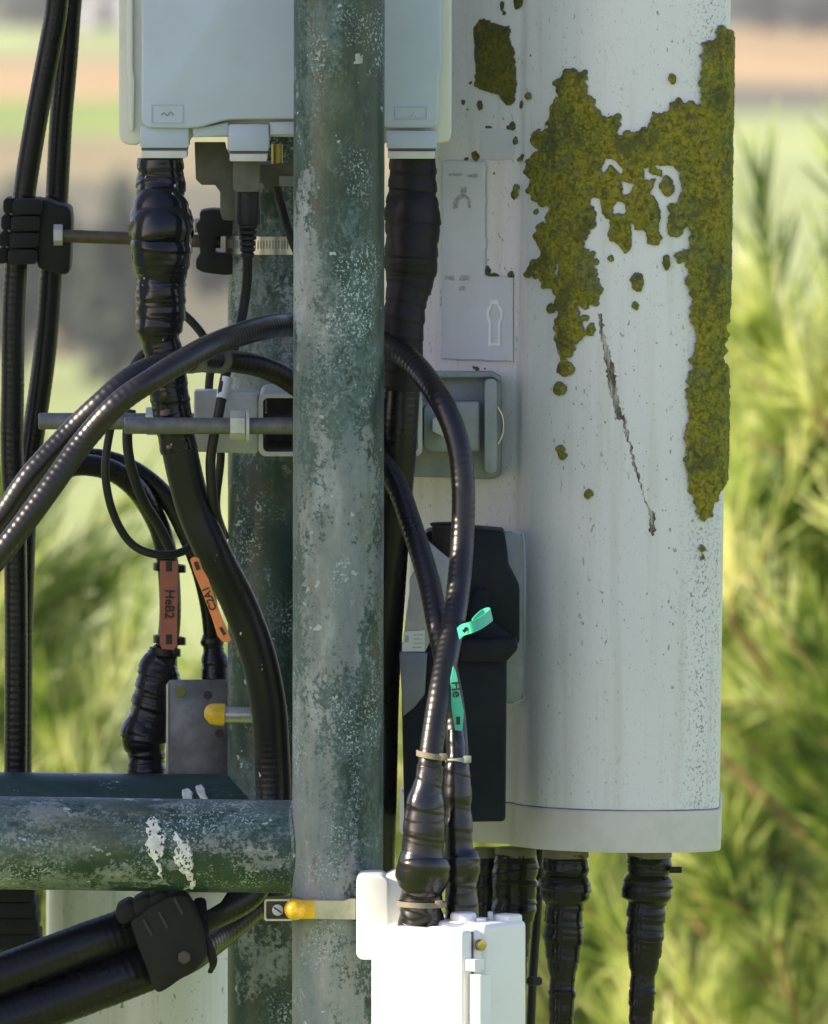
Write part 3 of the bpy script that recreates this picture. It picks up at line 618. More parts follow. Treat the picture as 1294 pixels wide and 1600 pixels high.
        HH = hgt*H*(.35+.7*g)+.00015
        V = np.stack([XX+nx_[None]*HH, CY+ny_[None]*HH, ZZ], -1).reshape(-1, 3); W = len(ss)
        mm = m[:-1, :-1]; J, I = np.nonzero(mm); a = J*W+I; F = np.stack([a, a+1, a+W+1, a+W], 1)
        u, inv = np.unique(F.ravel(), return_inverse=True); V = V[u]; F = inv.reshape(-1, 4)
        me = mesh_np(V, F); at = me.attributes.new('thick', 'FLOAT', 'POINT'); at.data.foreach_set('value', H.ravel()[u].astype(np.float32)); me.update()
        o = obj(name, me, mat, origin=V.mean(0), sharp=None); print(name, len(F)); tag(o, label, 'lichen', None, 'stuff')
    build(m & (PX > 806), 'lichen', M_LICH, .0046, 'yellow olive lichen crust spreading over the curved white radome', 0)
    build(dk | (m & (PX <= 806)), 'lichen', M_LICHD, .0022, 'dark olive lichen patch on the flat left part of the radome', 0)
lichen()

# second antenna low behind the clamp on the left
pr2 = [(76, .62), (80, .60), (98, .60), (102, .612), (168, .612), (171, .603), (182, .603), (185, .60), (230, .57), (290, .56), (345, .58), (375, .63), (380, .72), (350, .80), (100, .80), (76, .75)]
pr2 = np.array([(P(a, 1500, b).x, b) for a, b in pr2]); kl, KL = KL, 0.0
an2 = thing('panel_antenna', (P(230, 1900, .7).x, .7, P(230, 1900, .7).z), 'white ribbed panel antenna low behind the green rails at bottom left', 'antenna')
zt2 = P(200, 1292, .6).z; obj('radome', extrude_profile(smooth_profile(pr2, 4), np.linspace(P(230, 2600, .6).z, zt2, 12)), M_RADOME, an2, sharp=.9); KL = kl
obj('end_cap', box((P(228, 1280, .7).x, .70, zt2+.006), (.19, .2, .016), None, .004), M_CAP, an2)

# ------------------------------------------------------------------ radio unit (upper white box)
ru = thing('radio_unit', P(445, 225, .15), 'white radio unit hung behind the top of the green post', 'radio unit')
YB0 = .075
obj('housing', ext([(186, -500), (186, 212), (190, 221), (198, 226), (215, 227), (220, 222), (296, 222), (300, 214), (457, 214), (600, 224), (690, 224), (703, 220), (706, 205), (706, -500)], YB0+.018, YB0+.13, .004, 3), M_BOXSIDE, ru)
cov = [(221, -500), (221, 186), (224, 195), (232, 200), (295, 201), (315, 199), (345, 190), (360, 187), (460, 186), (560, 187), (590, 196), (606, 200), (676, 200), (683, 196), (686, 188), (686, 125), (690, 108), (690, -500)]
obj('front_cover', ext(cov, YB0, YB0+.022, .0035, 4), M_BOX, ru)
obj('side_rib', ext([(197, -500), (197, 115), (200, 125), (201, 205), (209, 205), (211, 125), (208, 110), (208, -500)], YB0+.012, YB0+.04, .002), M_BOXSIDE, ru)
for (x0, x1, y0, y1) in ((219, 295, 196, 231), (357, 420, 194, 236), (604, 683, 204, 232)):
    pt = obj('cable_port', ext(rrect(x0, x1, y0, y1, 4), YB0+.006, YB0+.075, .002), M_BOX, ru)
    obj('port_seal', ext(rrect(x0+2, x1-2, y1+.5, y1+4, 1), YB0+.009, YB0+.07), M_SEAM, pt)
    obj('port_collar', ext(rrect(x0+2, x1-3, y1+4.5, y1+16, 2), YB0+.008, YB0+.07, .001), M_BOXSIDE, pt)
obj('lower_lip', ext([(300, 199), (330, 196), (357, 190), (357, 212), (302, 215)], YB0+.008, YB0+.05, .0015), M_BOX, ru)
obj('lower_lip', ext([(421, 190), (470, 189), (470, 211), (421, 211)], YB0+.008, YB0+.05, .0015), M_BOX, ru)
for (x0, x1, y0, y1) in ((236, 286, 163, 193), (617, 668, 166, 187)):
    bm = bmesh.new()
    for a, b, c, d in ((x0, x1, y0, y0+1.6), (x0, x1, y1-1.6, y1), (x0, x0+1.6, y0+2, y1-2), (x1-1.6, x1, y0+2, y1-2)):
        p0 = P(a, c, YB0); p1 = P(b, d, YB0); add_box(bm, ((p0.x+p1.x)/2, YB0-.0002, (p0.z+p1.z)/2), (abs(p1.x-p0.x), .0016, abs(p1.z-p0.z)), None, .0002, 1)
    fr_ = obj('raised_frame', bm, M_BOX, ru)
    # worn squiggle inside the frame, not readable
    cxm = (x0+x1)/2; obj('worn_mark', tube_me([(cxm-9, y0+17, YB0-.0003, .9), (cxm-4, y0+13, YB0-.0003, .9), (cxm, y0+18, YB0-.0003, .9), (cxm+5, y0+12, YB0-.0003, .9), (cxm+10, y0+17, YB0-.0003, .9)], .001, 6), M_GALVP if x0 < 400 else M_BOXSIDE, fr_)
# grey hanger bracket below it
hb = [(304, 222), (352, 222), (354, 232), (362, 248), (372, 262), (372, 338), (362, 345), (348, 343), (344, 330), (344, 300), (336, 289), (315, 289), (306, 280)]
bkt = thing('hanger_bracket', P(350, 290, .2), 'grey stepped sheet bracket joining the radio unit to the rear post', 'bracket')
obj('side_plate', ext(hb, .17, .176, .0008), M_BRKT, bkt)
obj('cross_plate', ext([(405, 258), (457, 254), (560, 254), (560, 291), (415, 291), (407, 284)], .19, .20, .001), M_BRKT, bkt)
obj('spacer', cyl(P(433, 225, .2), P(433, 256, .2), 9*S, None, 16), M_BRASS, bkt)
obj('arm', box(P(410, 268, .26), (.05, .12, .018), None, .002), M_BRKT, bkt)
obj('foot', ext(rrect(436, 470, 275, 291, 2), .182, .19, .001), M_GALVP, bkt)

# power lead
pl = thing('power_lead', P(387, 240, .15), 'thin black power lead with ribbed plug under the radio unit', 'power lead')
obj('plug', ext(rrect(364, 406, 252, 300, 7), .12, .15, .003, 3), M_BRKT, pl)
obj('boot', tube_me([(387, 300, .135, 19), (387, 345, .135, 20), (387, 352, .135, 17)], .002, 20), M_THIN, pl)
bts = []
for k in range(6): bts += [(387, 352+k*9, .135, 16-1.0*k), (387, 356+k*9, .135, 16-1.0*k), (387, 358+k*9, .135, 11-.5*k)]
obj('strain_relief', tube_me(bts, .001, 18), M_THIN, pl)
obj('cord', tube_me([(387, 400, .135, 8), (386, 440, .14, 8), (379, 490, .14, 8), (367, 540, .12, 8), (354, 580, .09, 8), (343, 640, .075, 8), (333, 690, .078, 8), (329, 730, .08, 8), (334, 790, .09, 8), (345, 830, .12, 8), (352, 900, .18, 8)], .004, 14), M_THIN, pl)
obj('sleeve', tube_me([(354, 591, .086, 10), (347, 624, .078, 10)], .003, 14), M_STICK, pl)
def simple_cable(name, pts, mat, label, cat='cable', group=None, step=.004, seg=16, fn=None, na=0.):
    me = tube_me(pts, step, seg, fn, na); p = P(*pts[-1][:3]); o = obj(name, me, mat, origin=p, sharp=None); tag(o, label, cat, group); return o
simple_cable('thin_cable', [(431, 280, .21, 7), (440, 320, .21, 7), (451, 360, .20, 7), (468, 400, .20, 7), (500, 440, .21, 7), (530, 520, .22, 7)], M_THIN, 'short thin black lead slanting behind the front post below the radio unit')
simple_cable('thin_cable', [(250, 535, .17, 6.5), (215, 562, .17, 6.5), (186, 622, .17, 6.5), (169, 690, .17, 6.5), (165, 745, .17, 6.5), (177, 802, .18, 6.5), (204, 848, .19, 6.5), (242, 866, .19, 6.5), (285, 862, .2, 6.5), (315, 835, .22, 6.5)], M_THIN, 'thin black cable hanging in a round loop left of the taped cable')
simple_cable('thin_cable', [(205, 640, .24, 8), (199, 680, .24, 8), (204, 725, .24, 8), (222, 778, .25, 8), (250, 825, .27, 8), (272, 870, .28, 8)], M_THIN, 'thin black cable curving down inside the round loop')
simple_cable('thin_cable', [(286, 490, .26, 6.5), (300, 503, .26, 6.5), (318, 526, .26, 6.5), (330, 560, .26, 6.5), (327, 620, .26, 6.5), (345, 700, .27, 6.5), (338, 790, .28, 6.5), (352, 840, .3, 6.5)], M_THIN, 'thin black cable emerging behind the taped cable near the rear post')

# ------------------------------------------------------------------ big taped cables
def taped(name, cable_pts, tape_pts, label, group=None, gloss=True, parts=()):
    mt_ = M_SPK2 if gloss else M_SHEATH
    p = P(*tape_pts[0][:3]); t = thing(name, p, label, 'cable', group)
    if cable_pts: obj('sheath', tube_me(cable_pts, .0011, 20, corr(.0064, .0045)), mt_, t, sharp=None)
    obj('tape_wrap', tube_me(tape_pts, .0013, 32, wrap(.016, .045), .07), M_SPK if gloss else M_TAPEM, t, sharp=None)
    return t
D = .085
tl = taped('taped_cable', [(262, 545, D, 29), (266, 620, D, 28), (280, 700, D, 28), (302, 790, D+.01, 28), (335, 868, .10, 28), (372, 940, .12, 28), (402, 1020, .13, 28), (419, 1100, .14, 28), (425, 1180, .15, 28), (427, 1260, .15, 28), (418, 1330, .14, 28), (388, 1392, .115, 28), (330, 1426, .08, 28), (300, 1436, .07, 28)],
    [(252, 247, D+.02, 36), (252, 262, D+.02, 36), (252, 266, D+.02, 34), (252, 285, D+.02, 39), (252, 306, D+.015, 37), (253, 314, D+.015, 33), (252, 323, D+.01, 45), (252, 345, D+.01, 51), (252, 365, D, 50), (253, 372, D, 47), (252, 388, D, 49), (252, 412, D, 45), (252, 430, D, 41), (251, 438, D, 36), (251, 445, D, 39), (251, 480, D, 39), (250, 515, D, 37), (252, 533, D, 30), (258, 560, D, 31), (264, 610, D, 31), (273, 665, D, 30), (281, 705, D, 29)],
    'thick black cable under the radio unit, bulging with glossy tape, left of the posts')
obj('tape_tail', patch([[(283, 770), (292, 765), (297, 790), (288, 797)], [(328, 865), (345, 855), (350, 870), (334, 880)]], lambda a, b: (P(a, b, .078-.0), Vector((0, -1, 0))), 1.2, .0004, 31, 4), M_BIRD, tl) if False else None
tr_ = taped('taped_cable', [(627, 600, .10, 30), (620, 700, .10, 31), (610, 820, .11, 31), (600, 950, .12, 32), (592, 1080, .13, 32), (588, 1250, .13, 32), (580, 1500, .14, 32), (575, 1750, .14, 32)],
    [(645, 247, .12, 37), (645, 300, .12, 38), (644, 315, .12, 40), (645, 330, .115, 43), (645, 352, .115, 43), (643, 380, .11, 41), (643, 405, .11, 42), (641, 435, .11, 38), (634, 470, .105, 33), (630, 520, .10, 32), (627, 610, .10, 31)],
    'thick black taped cable running down in the gap right of the front post', gloss=False)

# feeder loops
LA = [(-60, 940, -.17), (22, 838, -.17), (74, 768, -.165), (130, 690, -.155), (185, 630, -.16), (241, 591, -.148), (315, 547, -.105), (371, 524, -.04), (420, 511, .035), (456, 508, .085), (530, 507, .10), (605, 540, .085), (650, 572, .05), (690, 628, 0), (715, 690, -.02), (724, 760, -.03), (722, 850, -.04), (715, 930, -.065), (705, 990, -.09), (690, 1070, -.125), (680, 1130, -.14), (672, 1190, -.15), (668, 1240, -.152)]
LB = [(-60, 890, -.13), (4, 805, -.13), (48, 742, -.13), (111, 674, -.125), (160, 627, -.13), (200, 592, -.122), (241, 573, -.098), (300, 562, -.035), (349, 563, .03), (408, 573, .065), (456, 597, .085), (520, 650, .09), (575, 700, .08), (616, 750, .06), (643, 821, .035), (669, 904, .0), (683, 972, -.03), (697, 1040, -.055), (708, 1100, -.08), (713, 1150, -.10), (716, 1200, -.113)]
def feeder(pts, r, tape, label, gl=True):
    t = thing('feeder_cable', P(*pts[-1]), label, 'cable', 'feeder cables looping behind the front post')
    obj('sheath', tube_me([(*p, r) for p in pts], .00095, 24, corr(.0066, .011)), M_FEED, t, sharp=None)
    obj('tape_wrap', tube_me(tape, .0011, 32, wrap(.026, .05, .3), .045), M_TAPEJ, t, sharp=None); return t
fa = feeder(LA, 18.5, [(673, 1196, -.150, 21), (671, 1215, -.150, 22), (668, 1232, -.150, 25), (665, 1255, -.150, 30), (663, 1290, -.150, 33), (661, 1328, -.150, 33), (660, 1340, -.150, 36), (661, 1353, -.150, 42), (661, 1368, -.145, 43), (660, 1382, -.143, 38), (659, 1392, -.141, 32), (659, 1405, -.139, 34), (659, 1416, -.137, 31), (658, 1428, -.135, 34), (658, 1440, -.132, 37), (657, 1480, -.128, 42)],
    'outer feeder cable arching over, taped end entering the small white box')
fb = feeder(LB, 17.5, [(712, 1140, -.107, 12), (713, 1165, -.11, 14), (714, 1185, -.113, 15), (714, 1194, -.114, 19), (714, 1215, -.115, 21), (715, 1245, -.116, 22), (716, 1262, -.117, 20), (716, 1290, -.117, 23), (717, 1325, -.118, 22), (719, 1338, -.118, 28), (720, 1352, -.118, 31), (720, 1366, -.118, 29), (720, 1378, -.118, 24), (721, 1400, -.118, 25), (722, 1440, -.118, 27)],
    'inner feeder cable crossing behind the outer one, its taped end behind')
gt = obj('grey_tape', tube_me([(296, 563, -.040, 20.5), (322, 561, .006, 20.8), (347, 563, .028, 20.5)], .002, 24, wrap(.01, .03), .05), simple('grey_tape', (.13, .135, .13), .5, col2=(.07, .07, .07), scale=60), fb)
# cable ties near the taped ends
def tie(cx, cy, y, r, label, mat, tilt=0, w_=4.5, group='cable ties'):
    t = thing('cable_tie', P(cx, cy, y), label, 'cable tie', group); n = 28; ring = []
    for k in range(n+1):
        a = k/n*2*math.pi; c = P(cx+r*math.cos(a), cy+tilt*math.cos(a), y); ring.append(Vector((c.x, y+math.sin(a)*r*K(y), c.z)))
    bm = bmesh.new(); h = w_*S
    vs = [[bm.verts.new(p+Vector((0, 0, s))) for p in ring[:-1]] for s in (-h, h)]
    vo = [[bm.verts.new(Vector((wc.x+(p.x-wc.x)*1.07, wc.y+(p.y-wc.y)*1.07, p.z+s))) for p in ring[:-1]] for s in (-h, h) for wc in [P(cx, cy, y)]]
    for k in range(n):
        j = (k+1) % n; bm.faces.new((vo[0][k], vo[0][j], vo[1][j], vo[1][k])); bm.faces.new((vs[0][j], vs[0][k], vs[1][k], vs[1][j])); bm.faces.new((vo[1][k], vo[1][j], vs[1][j], vs[1][k])); bm.faces.new((vs[0][k], vs[0][j], vo[0][j], vo[0][k]))
    obj('strap', bm, mat, t); obj('lock', box(P(cx+r*.75, cy+tilt*.75, y-r*K(y)*.78), (.0075, .005, .0068), None, .0012), mat, t); return t
tie(675, 1180, -.153, 23, 'tan cable tie round the outer feeder cable above its tape', M_TIE, 4)
tie(716, 1188, -.112, 19, 'clear cable tie with bulky lock round the inner feeder cable', M_CLEAR, -2, 5)
obj_ = tie(659, 1412, -.150, 36, 'tan cable tie low on the taped end above the small white box', M_TIE, 1, 4)
tie(708, 978, -.085, 20, 'black cable tie holding the mint tag to the outer feeder cable', M_SHEATH, -3, 3)

# mint tags
def ribbon(pts, up, th=.0007):
    V = []; F = []; n = len(pts)
    q = catmull([(*P(a, b, c), 1) for a, b, c in pts], .002)[:, :3]; t = np.gradient(q, axis=0); up = np.array(up); nr = np.cross(t, up); nr /= np.linalg.norm(nr, axis=1)[:, None]+1e-9
    for i in range(len(q)): V += [q[i]-up-nr[i]*th, q[i]+up-nr[i]*th, q[i]+up+nr[i]*th, q[i]-up+nr[i]*th]
    for i in range(len(q)-1):
        a = i*4
        for k in range(4): F.append((a+k, a+(k+1) % 4, a+4+(k+1) % 4, a+4+k))
    return mesh_from(V, F, [(0, 3, 2, 1), (len(V)-4, len(V)-3, len(V)-2, len(V)-1)])
mt = thing('cable_tag', P(718, 990, -.15), 'mint green tag curled into a loop beside the outer feeder cable', 'cable tag', 'cable identification tags')
obj('strip', ribbon([(717, 990, -.145), (724, 984, -.16), (734, 981, -.168), (748, 975, -.165), (760, 967, -.155), (767, 961, -.143), (765, 958, -.130), (757, 960, -.125), (748, 967, -.13), (740, 976, -.142)], (-.0012, 0, .0052)), M_MINT, mt)
TX = lambda px, py, y, ang: Matrix.Translation(P(px, py, y)) @ Matrix.Rotation(R_(ang), 4, 'Y') @ Matrix.Rotation(math.pi/2, 4, 'X')
obj('slot', box(P(727, 984, -.1680), (.0035, .0008, .0055), Matrix.Rotation(R_(40), 4, 'Y'), .0002, 1), M_INK, mt)
mt2 = thing('cable_tag', P(714, 1095, -.135), 'flat mint green tag hanging between the two taped feeder ends', 'cable tag', 'cable identification tags')
obj('strip', ext([(708, 1040), (713, 1050), (722, 1098), (725, 1112), (723, 1142), (711, 1141), (705, 1105), (704, 1060)], -.134, -.1328, .0003, 1), M_MINT, mt2)
text_obj('He', .0125, M_INK, mt2, TX(713, 1077, -.1346, 82), bold=.0002)
obj('slot', box(P(716, 1126, -.1343), (.0036, .0008, .0075), None, .0003, 1), M_INK, mt2)

# ------------------------------------------------------------------ left vertical cables and their clamp
YV = .40
V1 = [(110, -120), (92, -20), (86, 30), (73, 100), (58, 180), (46, 250), (37, 310), (28, 380), (24, 430), (21, 500), (20, 600), (19, 700), (23, 800), (25, 950), (25, 1100), (23, 1300), (15, 1500), (5, 1800)]
V2 = [(118, -120), (112, -20), (108, 30), (103, 100), (96, 180), (92, 250), (89, 310), (84, 380), (80, 430), (76, 490), (69, 560), (61, 620), (52, 680), (44, 740), (40, 800), (36, 900), (33, 1050), (33, 1300), (45, 1500), (50, 1800)]
for pts, y, lab in ((V1, YV, 'front one of the two black corrugated cables falling down the left edge'), (V2, YV+.045, 'rear one of the two black corrugated cables down the left edge')):
    simple_cable('corrugated_cable', [(a, b, y, 18) for a, b in pts], M_SHEATH, lab, 'cable', 'cables down the left edge', .0011, 20, corr(.0066, .008))
ck = thing('cable_clamp', P(60, 370, .38), 'black rubber clamp gripping the two left cables, with a brown rod', 'cable clamp')
obj('rubber_block', ext([(58, 314), (75, 312), (88, 320), (100, 321), (110, 326), (112, 345), (110, 405), (108, 428), (95, 429), (80, 424), (60, 420), (56, 400)], .355, .45, .004, 3), M_RUB, ck)
for k in range(4):
    obj('grip_rib', ext([(a+x-k*2.5, b+312+k*26) for x in (0,) for a, b in rrect(20, 66, 0, 23, 7)], .345, .44, .003), M_RUB, ck)
    obj('grip_finger', ext([(a-k*3, b+310+k*26) for a, b in rrect(5, 20, 0, 24, 6)], .375, .44, .003), M_RUB, ck)
obj('nut', cyl(P(84, 367, .352), P(98, 367, .352), 17*S, None, 6), M_GALV, ck)
obj('rod', cyl(P(86, 368, .352), P(345, 378, .352), 10.5*S), M_BROWN, ck)
sc = thing('hose_clamp', P(424, 383, Y2), 'steel hose clamp strap round the rear post with black rubber pad', 'clamp')
rb = bmesh.new(); zc = P(424, 384, Y2-.045).z
def band(zc, w_, r, cx, cy):
    bm = bmesh.new(); n = 48; vs = []
    for z in (zc-w_/2, zc+w_/2):
        for rr in (r, r+.0012): vs.append([bm.verts.new((cx+rr*math.cos(k/n*6.28318), cy+rr*math.sin(k/n*6.28318), z)) for k in range(n)])
    for k in range(n):
        j = (k+1) % n
        for a, b in ((1, 0), (0, 2), (2, 3), (3, 1)): bm.faces.new((vs[a][k], vs[a][j], vs[b][j], vs[b][k]))
    bmesh.ops.recalc_face_normals(bm, faces=bm.faces); return bm
bnd = obj('band', band(zc, 29*S, RP2+.001, qA.x, Y2), M_STEEL, sc)
bm = bmesh.new()
for k in range(34):
    a = math.pi*(1.12+.70*k/34); r = RP2+.0024; add_box(bm, (qA.x+r*math.cos(a), Y2+r*math.sin(a), zc+.001), (.0009, .0006, .008), Matrix.Rotation(a+math.pi/2, 4, 'Z'))
obj('thread_slots', bm, M_BRKT, bnd)
obj('rubber_pad', ext([(312, 330), (330, 327), (372, 330), (374, 368), (336, 370), (336, 396), (376, 398), (378, 428), (350, 430), (318, 426), (306, 420), (306, 405), (313, 398), (311, 372), (305, 350), (312, 346)], .33, .39, .003), M_RUB, sc)
obj('cap_nut', cyl(P(304, 352, .352), P(318, 352, .352), 12*S, 9*S, 16), M_GALV, sc)

# lower clamp + two thick hoses at bottom left
lowc = thing('cable_clamp', P(20, 1440, .42), 'ribbed black clamp cut off by the left edge, below the front rail', 'cable clamp')
for k in range(4): obj('grip_rib', ext([(a+k*3, b+1386+k*25) for a, b in rrect(-80, 53, 0, 23, 5)], .36+k*.002, .47, .003), M_RUB, lowc)
obj('rubber_block', ext([(-90, 1380), (46, 1380), (56, 1480), (-90, 1488)], .368, .46, .003), M_RUB, lowc)
YH = .05
simple_cable('thick_hose', [(-120, 1575, YH-.03, 31), (0, 1526, YH-.02, 34), (110, 1484, YH, 34), (215, 1447, YH+.02, 34), (300, 1420, YH+.02, 31)], M_SHEATH, 'upper smooth black hose running up to the clamp at bottom left', 'hose', 'hoses at the bottom left', .0011, 32, corr(.0075, .006), .012)
simple_cable('thick_hose', [(-120, 1650, YH-.03, 34), (0, 1598, YH-.02, 38), (107, 1558, YH, 38), (225, 1514, YH+.02, 37), (290, 1490, YH+.04, 32), (340, 1460, YH+.10, 26), (400, 1412, YH+.16, 24), (450, 1370, YH+.2, 24), (500, 1330, YH+.2, 24)], M_SHEATH, 'lower smooth black hose running up to the clamp at bottom left', 'hose', 'hoses at the bottom left', .0011, 32, corr(.0075, .006), .012)
hc = thing('cable_clamp', P(270, 1470, YH), 'angled black clamp with brass bolt holding the two thick hoses', 'cable clamp')
obj('rubber_block', ext([(203, 1440), (240, 1412), (268, 1398), (292, 1397), (306, 1420), (316, 1445), (325, 1490), (312, 1510), (300, 1522), (282, 1530), (262, 1545), (246, 1553), (238, 1540), (228, 1510), (215, 1478)], YH-.035, YH+.05, .004, 3), M_RUB, hc)
for k, (x, y) in enumerate(((180, 1412), (206, 1402), (232, 1394))):
    obj('grip_rib', ext([(x, y+8), (x+20, y-3), (x+30, y+2), (x+36, y+22), (x+12, y+34), (x+2, y+26)], YH-.028, YH+.04, .003), M_RUB, hc)
for (x, y) in ((222, 1438), (246, 1426), (270, 1405)):
    obj('slot', ext([(x, y), (x+4, y-2), (x+17, y+22), (x+14, y+26)], YH-.0365, YH-.033), M_INK, hc)
obj('bolt', cyl(P(288, 1496, YH-.042), P(288, 1496, YH-.032), 11*S, None, 6, .001), simple('dull_bolt', (.045, .038, .02), .6), hc)
obj('washer', cyl(P(288, 1496, YH-.037), P(288, 1496, YH-.034), 17*S), M_RUB, hc)
obj('tape_scrap', tube_me([(310, 1402, YH, 10), (318, 1430, YH-.01, 8), (322, 1460, YH-.02, 5), (333, 1500, YH-.02, 6), (328, 1520, YH-.01, 3)], .002, 10, None, .5, .35), M_TAPEM, hc)
# torn foil scrap under the rail
o = obj('plastic_scrap', ext([(288, 1393), (356, 1393), (345, 1410), (325, 1422), (312, 1424), (298, 1408)], .047, .052, .001, 1), M_STICK, origin=P(320, 1405, .05)); tag(o, 'pale blue plastic scrap wedged under the front rail by the clamp', 'scrap')

# ------------------------------------------------------------------ tagged cables left
simple_cable('tagged_cable', [(40, 800, .33, 16), (70, 750, .34, 16), (105, 730, .35, 17), (140, 727, .36, 17), (180, 738, .37, 17), (215, 766, .38, 17), (243, 810, .40, 17), (257, 850, .41, 17), (264, 900, .42, 17), (266, 960, .42, 17), (261, 1010, .42, 17), (250, 1060, .42, 17)], M_SHEATH, 'black cable arching down to the faded red tag', 'cable', None, .0012, 20, corr(.0066, .008))
simple_cable('tagged_cable', [(40, 780, .37, 15), (80, 735, .38, 15), (130, 716, .39, 15), (180, 722, .40, 15), (225, 745, .40, 15), (262, 780, .40, 15), (290, 830, .40, 15), (313, 890, .40, 14), (327, 950, .41, 14), (333, 1010, .42, 14), (335, 1060, .42, 14)], M_SHEATH, 'black cable arching down behind the orange tag', 'cable', None, .0012, 20, corr(.0066, .008))
for pts, lab in (([(262, 1012, .42, 18), (256, 1025, .42, 24), (250, 1040, .42, 31), (246, 1070, .42, 34), (240, 1100, .42, 35), (234, 1128, .42, 33), (228, 1142, .42, 37), (226, 1160, .42, 36), (228, 1174, .42, 29), (229, 1190, .42, 30), (229, 1215, .42, 32), (229, 1300, .42, 30)], 'swollen glossy tape joint below the faded red tag'),
                 ([(330, 990, .42, 15), (332, 1002, .42, 19), (333, 1012, .42, 16), (335, 1030, .42, 20), (337, 1055, .42, 23), (338, 1090, .42, 24), (338, 1130, .42, 22), (337, 1220, .42, 22)], 'slim glossy tape joint below the orange tag')):
    me = tube_me(pts, .0012, 28, wrap(.016, .09), .08); o = obj('tape_joint', me, M_TAPE, origin=P(*pts[-1][:3]), sharp=None); tag(o, lab, 'tape joint')
o = thing('cable_tag', P(264, 946, .395), 'faded red tag lettered HeB2 along the left cable', 'cable tag', 'cable identification tags')
obj('strip', ext([(250, 876), (279, 877), (277, 1008), (272, 1016), (253, 1014), (250, 1006)], .3985, .400, .0004, 1), M_RED, o)
text_obj('HeB2', .0125, M_INK, o, TX(264.5, 944, .3978, 91), bold=.00025)
for yy in (885, 999): obj('slot', box(P(264, yy, .3982), (.006, .0012, .0095), None, .0004, 1), M_INK, o)
for yy in (887, 1000, 1018):
    tie(265 if yy < 1010 else 258, yy, .42, 24 if yy < 1010 else 23, {887: 'upper black tie holding the faded red tag', 1000: 'lower black tie holding the faded red tag', 1018: 'black tie round the cable just under the faded red tag'}[yy], M_SHEATH, 2, 6)
o = thing('cable_tag', P(330, 935, .075), 'bright orange tag lettered C2A1 lying slanted on the taped cable', 'cable tag', 'cable identification tags')
obj('strip', ext([(297, 874), (303, 870), (311, 872), (316, 888), (326, 905), (345, 960), (361, 998), (360, 1003), (348, 1003), (340, 994), (331, 965), (316, 925), (304, 897)], .058, .0595, .0004, 1), M_OR, o)
text_obj('C2A1', .0100, M_INK, o, TX(327.5, 935, .0572, 249), bold=.0002)
obj('slot', box(P(308, 884, .0575), (.004, .0012, .008), Matrix.Rotation(R_(-20), 4, 'Y'), .0003, 1), M_INK, o)
obj('slot', box(P(348, 986, .0575), (.003, .0012, .008), Matrix.Rotation(R_(-30), 4, 'Y'), .0003, 1), M_INK, o)

# steel plate with capped bolt
YP = .405
pt = thing('mounting_plate', P(308, 1208, YP), 'dark stainless plate with holes standing behind the rear rail', 'plate')
bm = ext(rrect(262, 356, 1062, 1300, 6), YP-.004, YP+.0, .0006, 2)
bm.normal_update()
plate = obj('plate', bm, M_DKPLATE, pt)
obj('bright_edge', ext([(259.5, 1070), (263.5, 1066), (263.5, 1300), (259.5, 1300)], YP-.006, YP+.004, .0005, 1), M_STEEL, pt)
for (x, y, m_) in ((281, 1081, M_BRASS), (325, 1086, M_INK), (343, 1146, M_INK)):
    obj('hole', cyl(P(x, y, YP-.0052), P(x, y, YP-.0035), (9 if x < 300 else 7)*S, None, 20), simple('hole_green', (.18, .20, .05), .9) if x < 300 else m_, pt)
cb = thing('capped_bolt', P(335, 1116, .29), 'bolt with rounded yellow cap pointing left in front of the dark plate', 'bolt')
obj('yellow_cap', tube_me([(319, 1115, .292, 4), (322, 1115, .292, 10), (328, 1115, .292, 15), (336, 1116, .292, 17), (351, 1117, .292, 17.5)], .001, 24), M_YEL, cb)
obj('bolt', cyl(P(350, 1117, .292), P(420, 1118, .292), 13*S, None, 24), M_GALV, cb)
bm = bmesh.new()
for k in range(12):
    a = P(354+k*5, 1117, .292); b = P(356+k*5, 1117, .292); add_cyl(bm, a, b, 14.2*S, None, 20)
obj('thread', bm, M_STEEL, cb)

# ------------------------------------------------------------------ channel bracket on the rear post + threaded rods
ch = thing('channel_bracket', P(380, 665, .15), 'galvanised channel bracket with two long threaded rods across the posts', 'bracket')
# two open channel webs: front view shows a C-shaped end, body runs back to the rear post
z0 = P(430, 615, .12).z; z1 = P(430, 712, .12).z; x0 = P(412, 660, .12).x
bm = bmesh.new()
xe = P(640, 660, .12).x
def cbox(xa, xb, ya, yb, za, zb, b_=.0012): add_box(bm, ((xa+xb)/2, (ya+yb)/2, (za+zb)/2), (abs(xb-xa), abs(yb-ya), abs(zb-za)), None, b_, 2)
obj('channel', ext([(303, 611), (398, 611), (404, 614), (404, 706), (398, 709), (303, 706)], .125, .17, .003, 3), M_GALV, ch)
fr2 = []
T = 7
outer = rrect(404, 660, 615, 713, 12, 6); inner = rrect(404+T, 660-T, 615+T, 713-T, 8, 6)
bm = bmesh.new(); n = len(outer)
vo0 = [bm.verts.new(P(a, b, .105)) for a, b in outer]; vi0 = [bm.verts.new(P(a, b, .105)) for a, b in inner]
vo1 = [bm.verts.new((v.co.x, .30, v.co.z)) for v in vo0]; vi1 = [bm.verts.new((v.co.x, .30, v.co.z)) for v in vi0]
for k in range(n):
    j = (k+1) % n
    for q in ((vo0[k], vo0[j], vi0[j], vi0[k]), (vo1[k], vi1[k], vi1[j], vo1[j]), (vo0[j], vo0[k], vo1[k], vo1[j]), (vi0[k], vi0[j], vi1[j], vi1[k])): bm.faces.new(q)
bmesh.ops.recalc_face_normals(bm, faces=bm.faces)
obj('box_section', bm, M_GALV, ch)
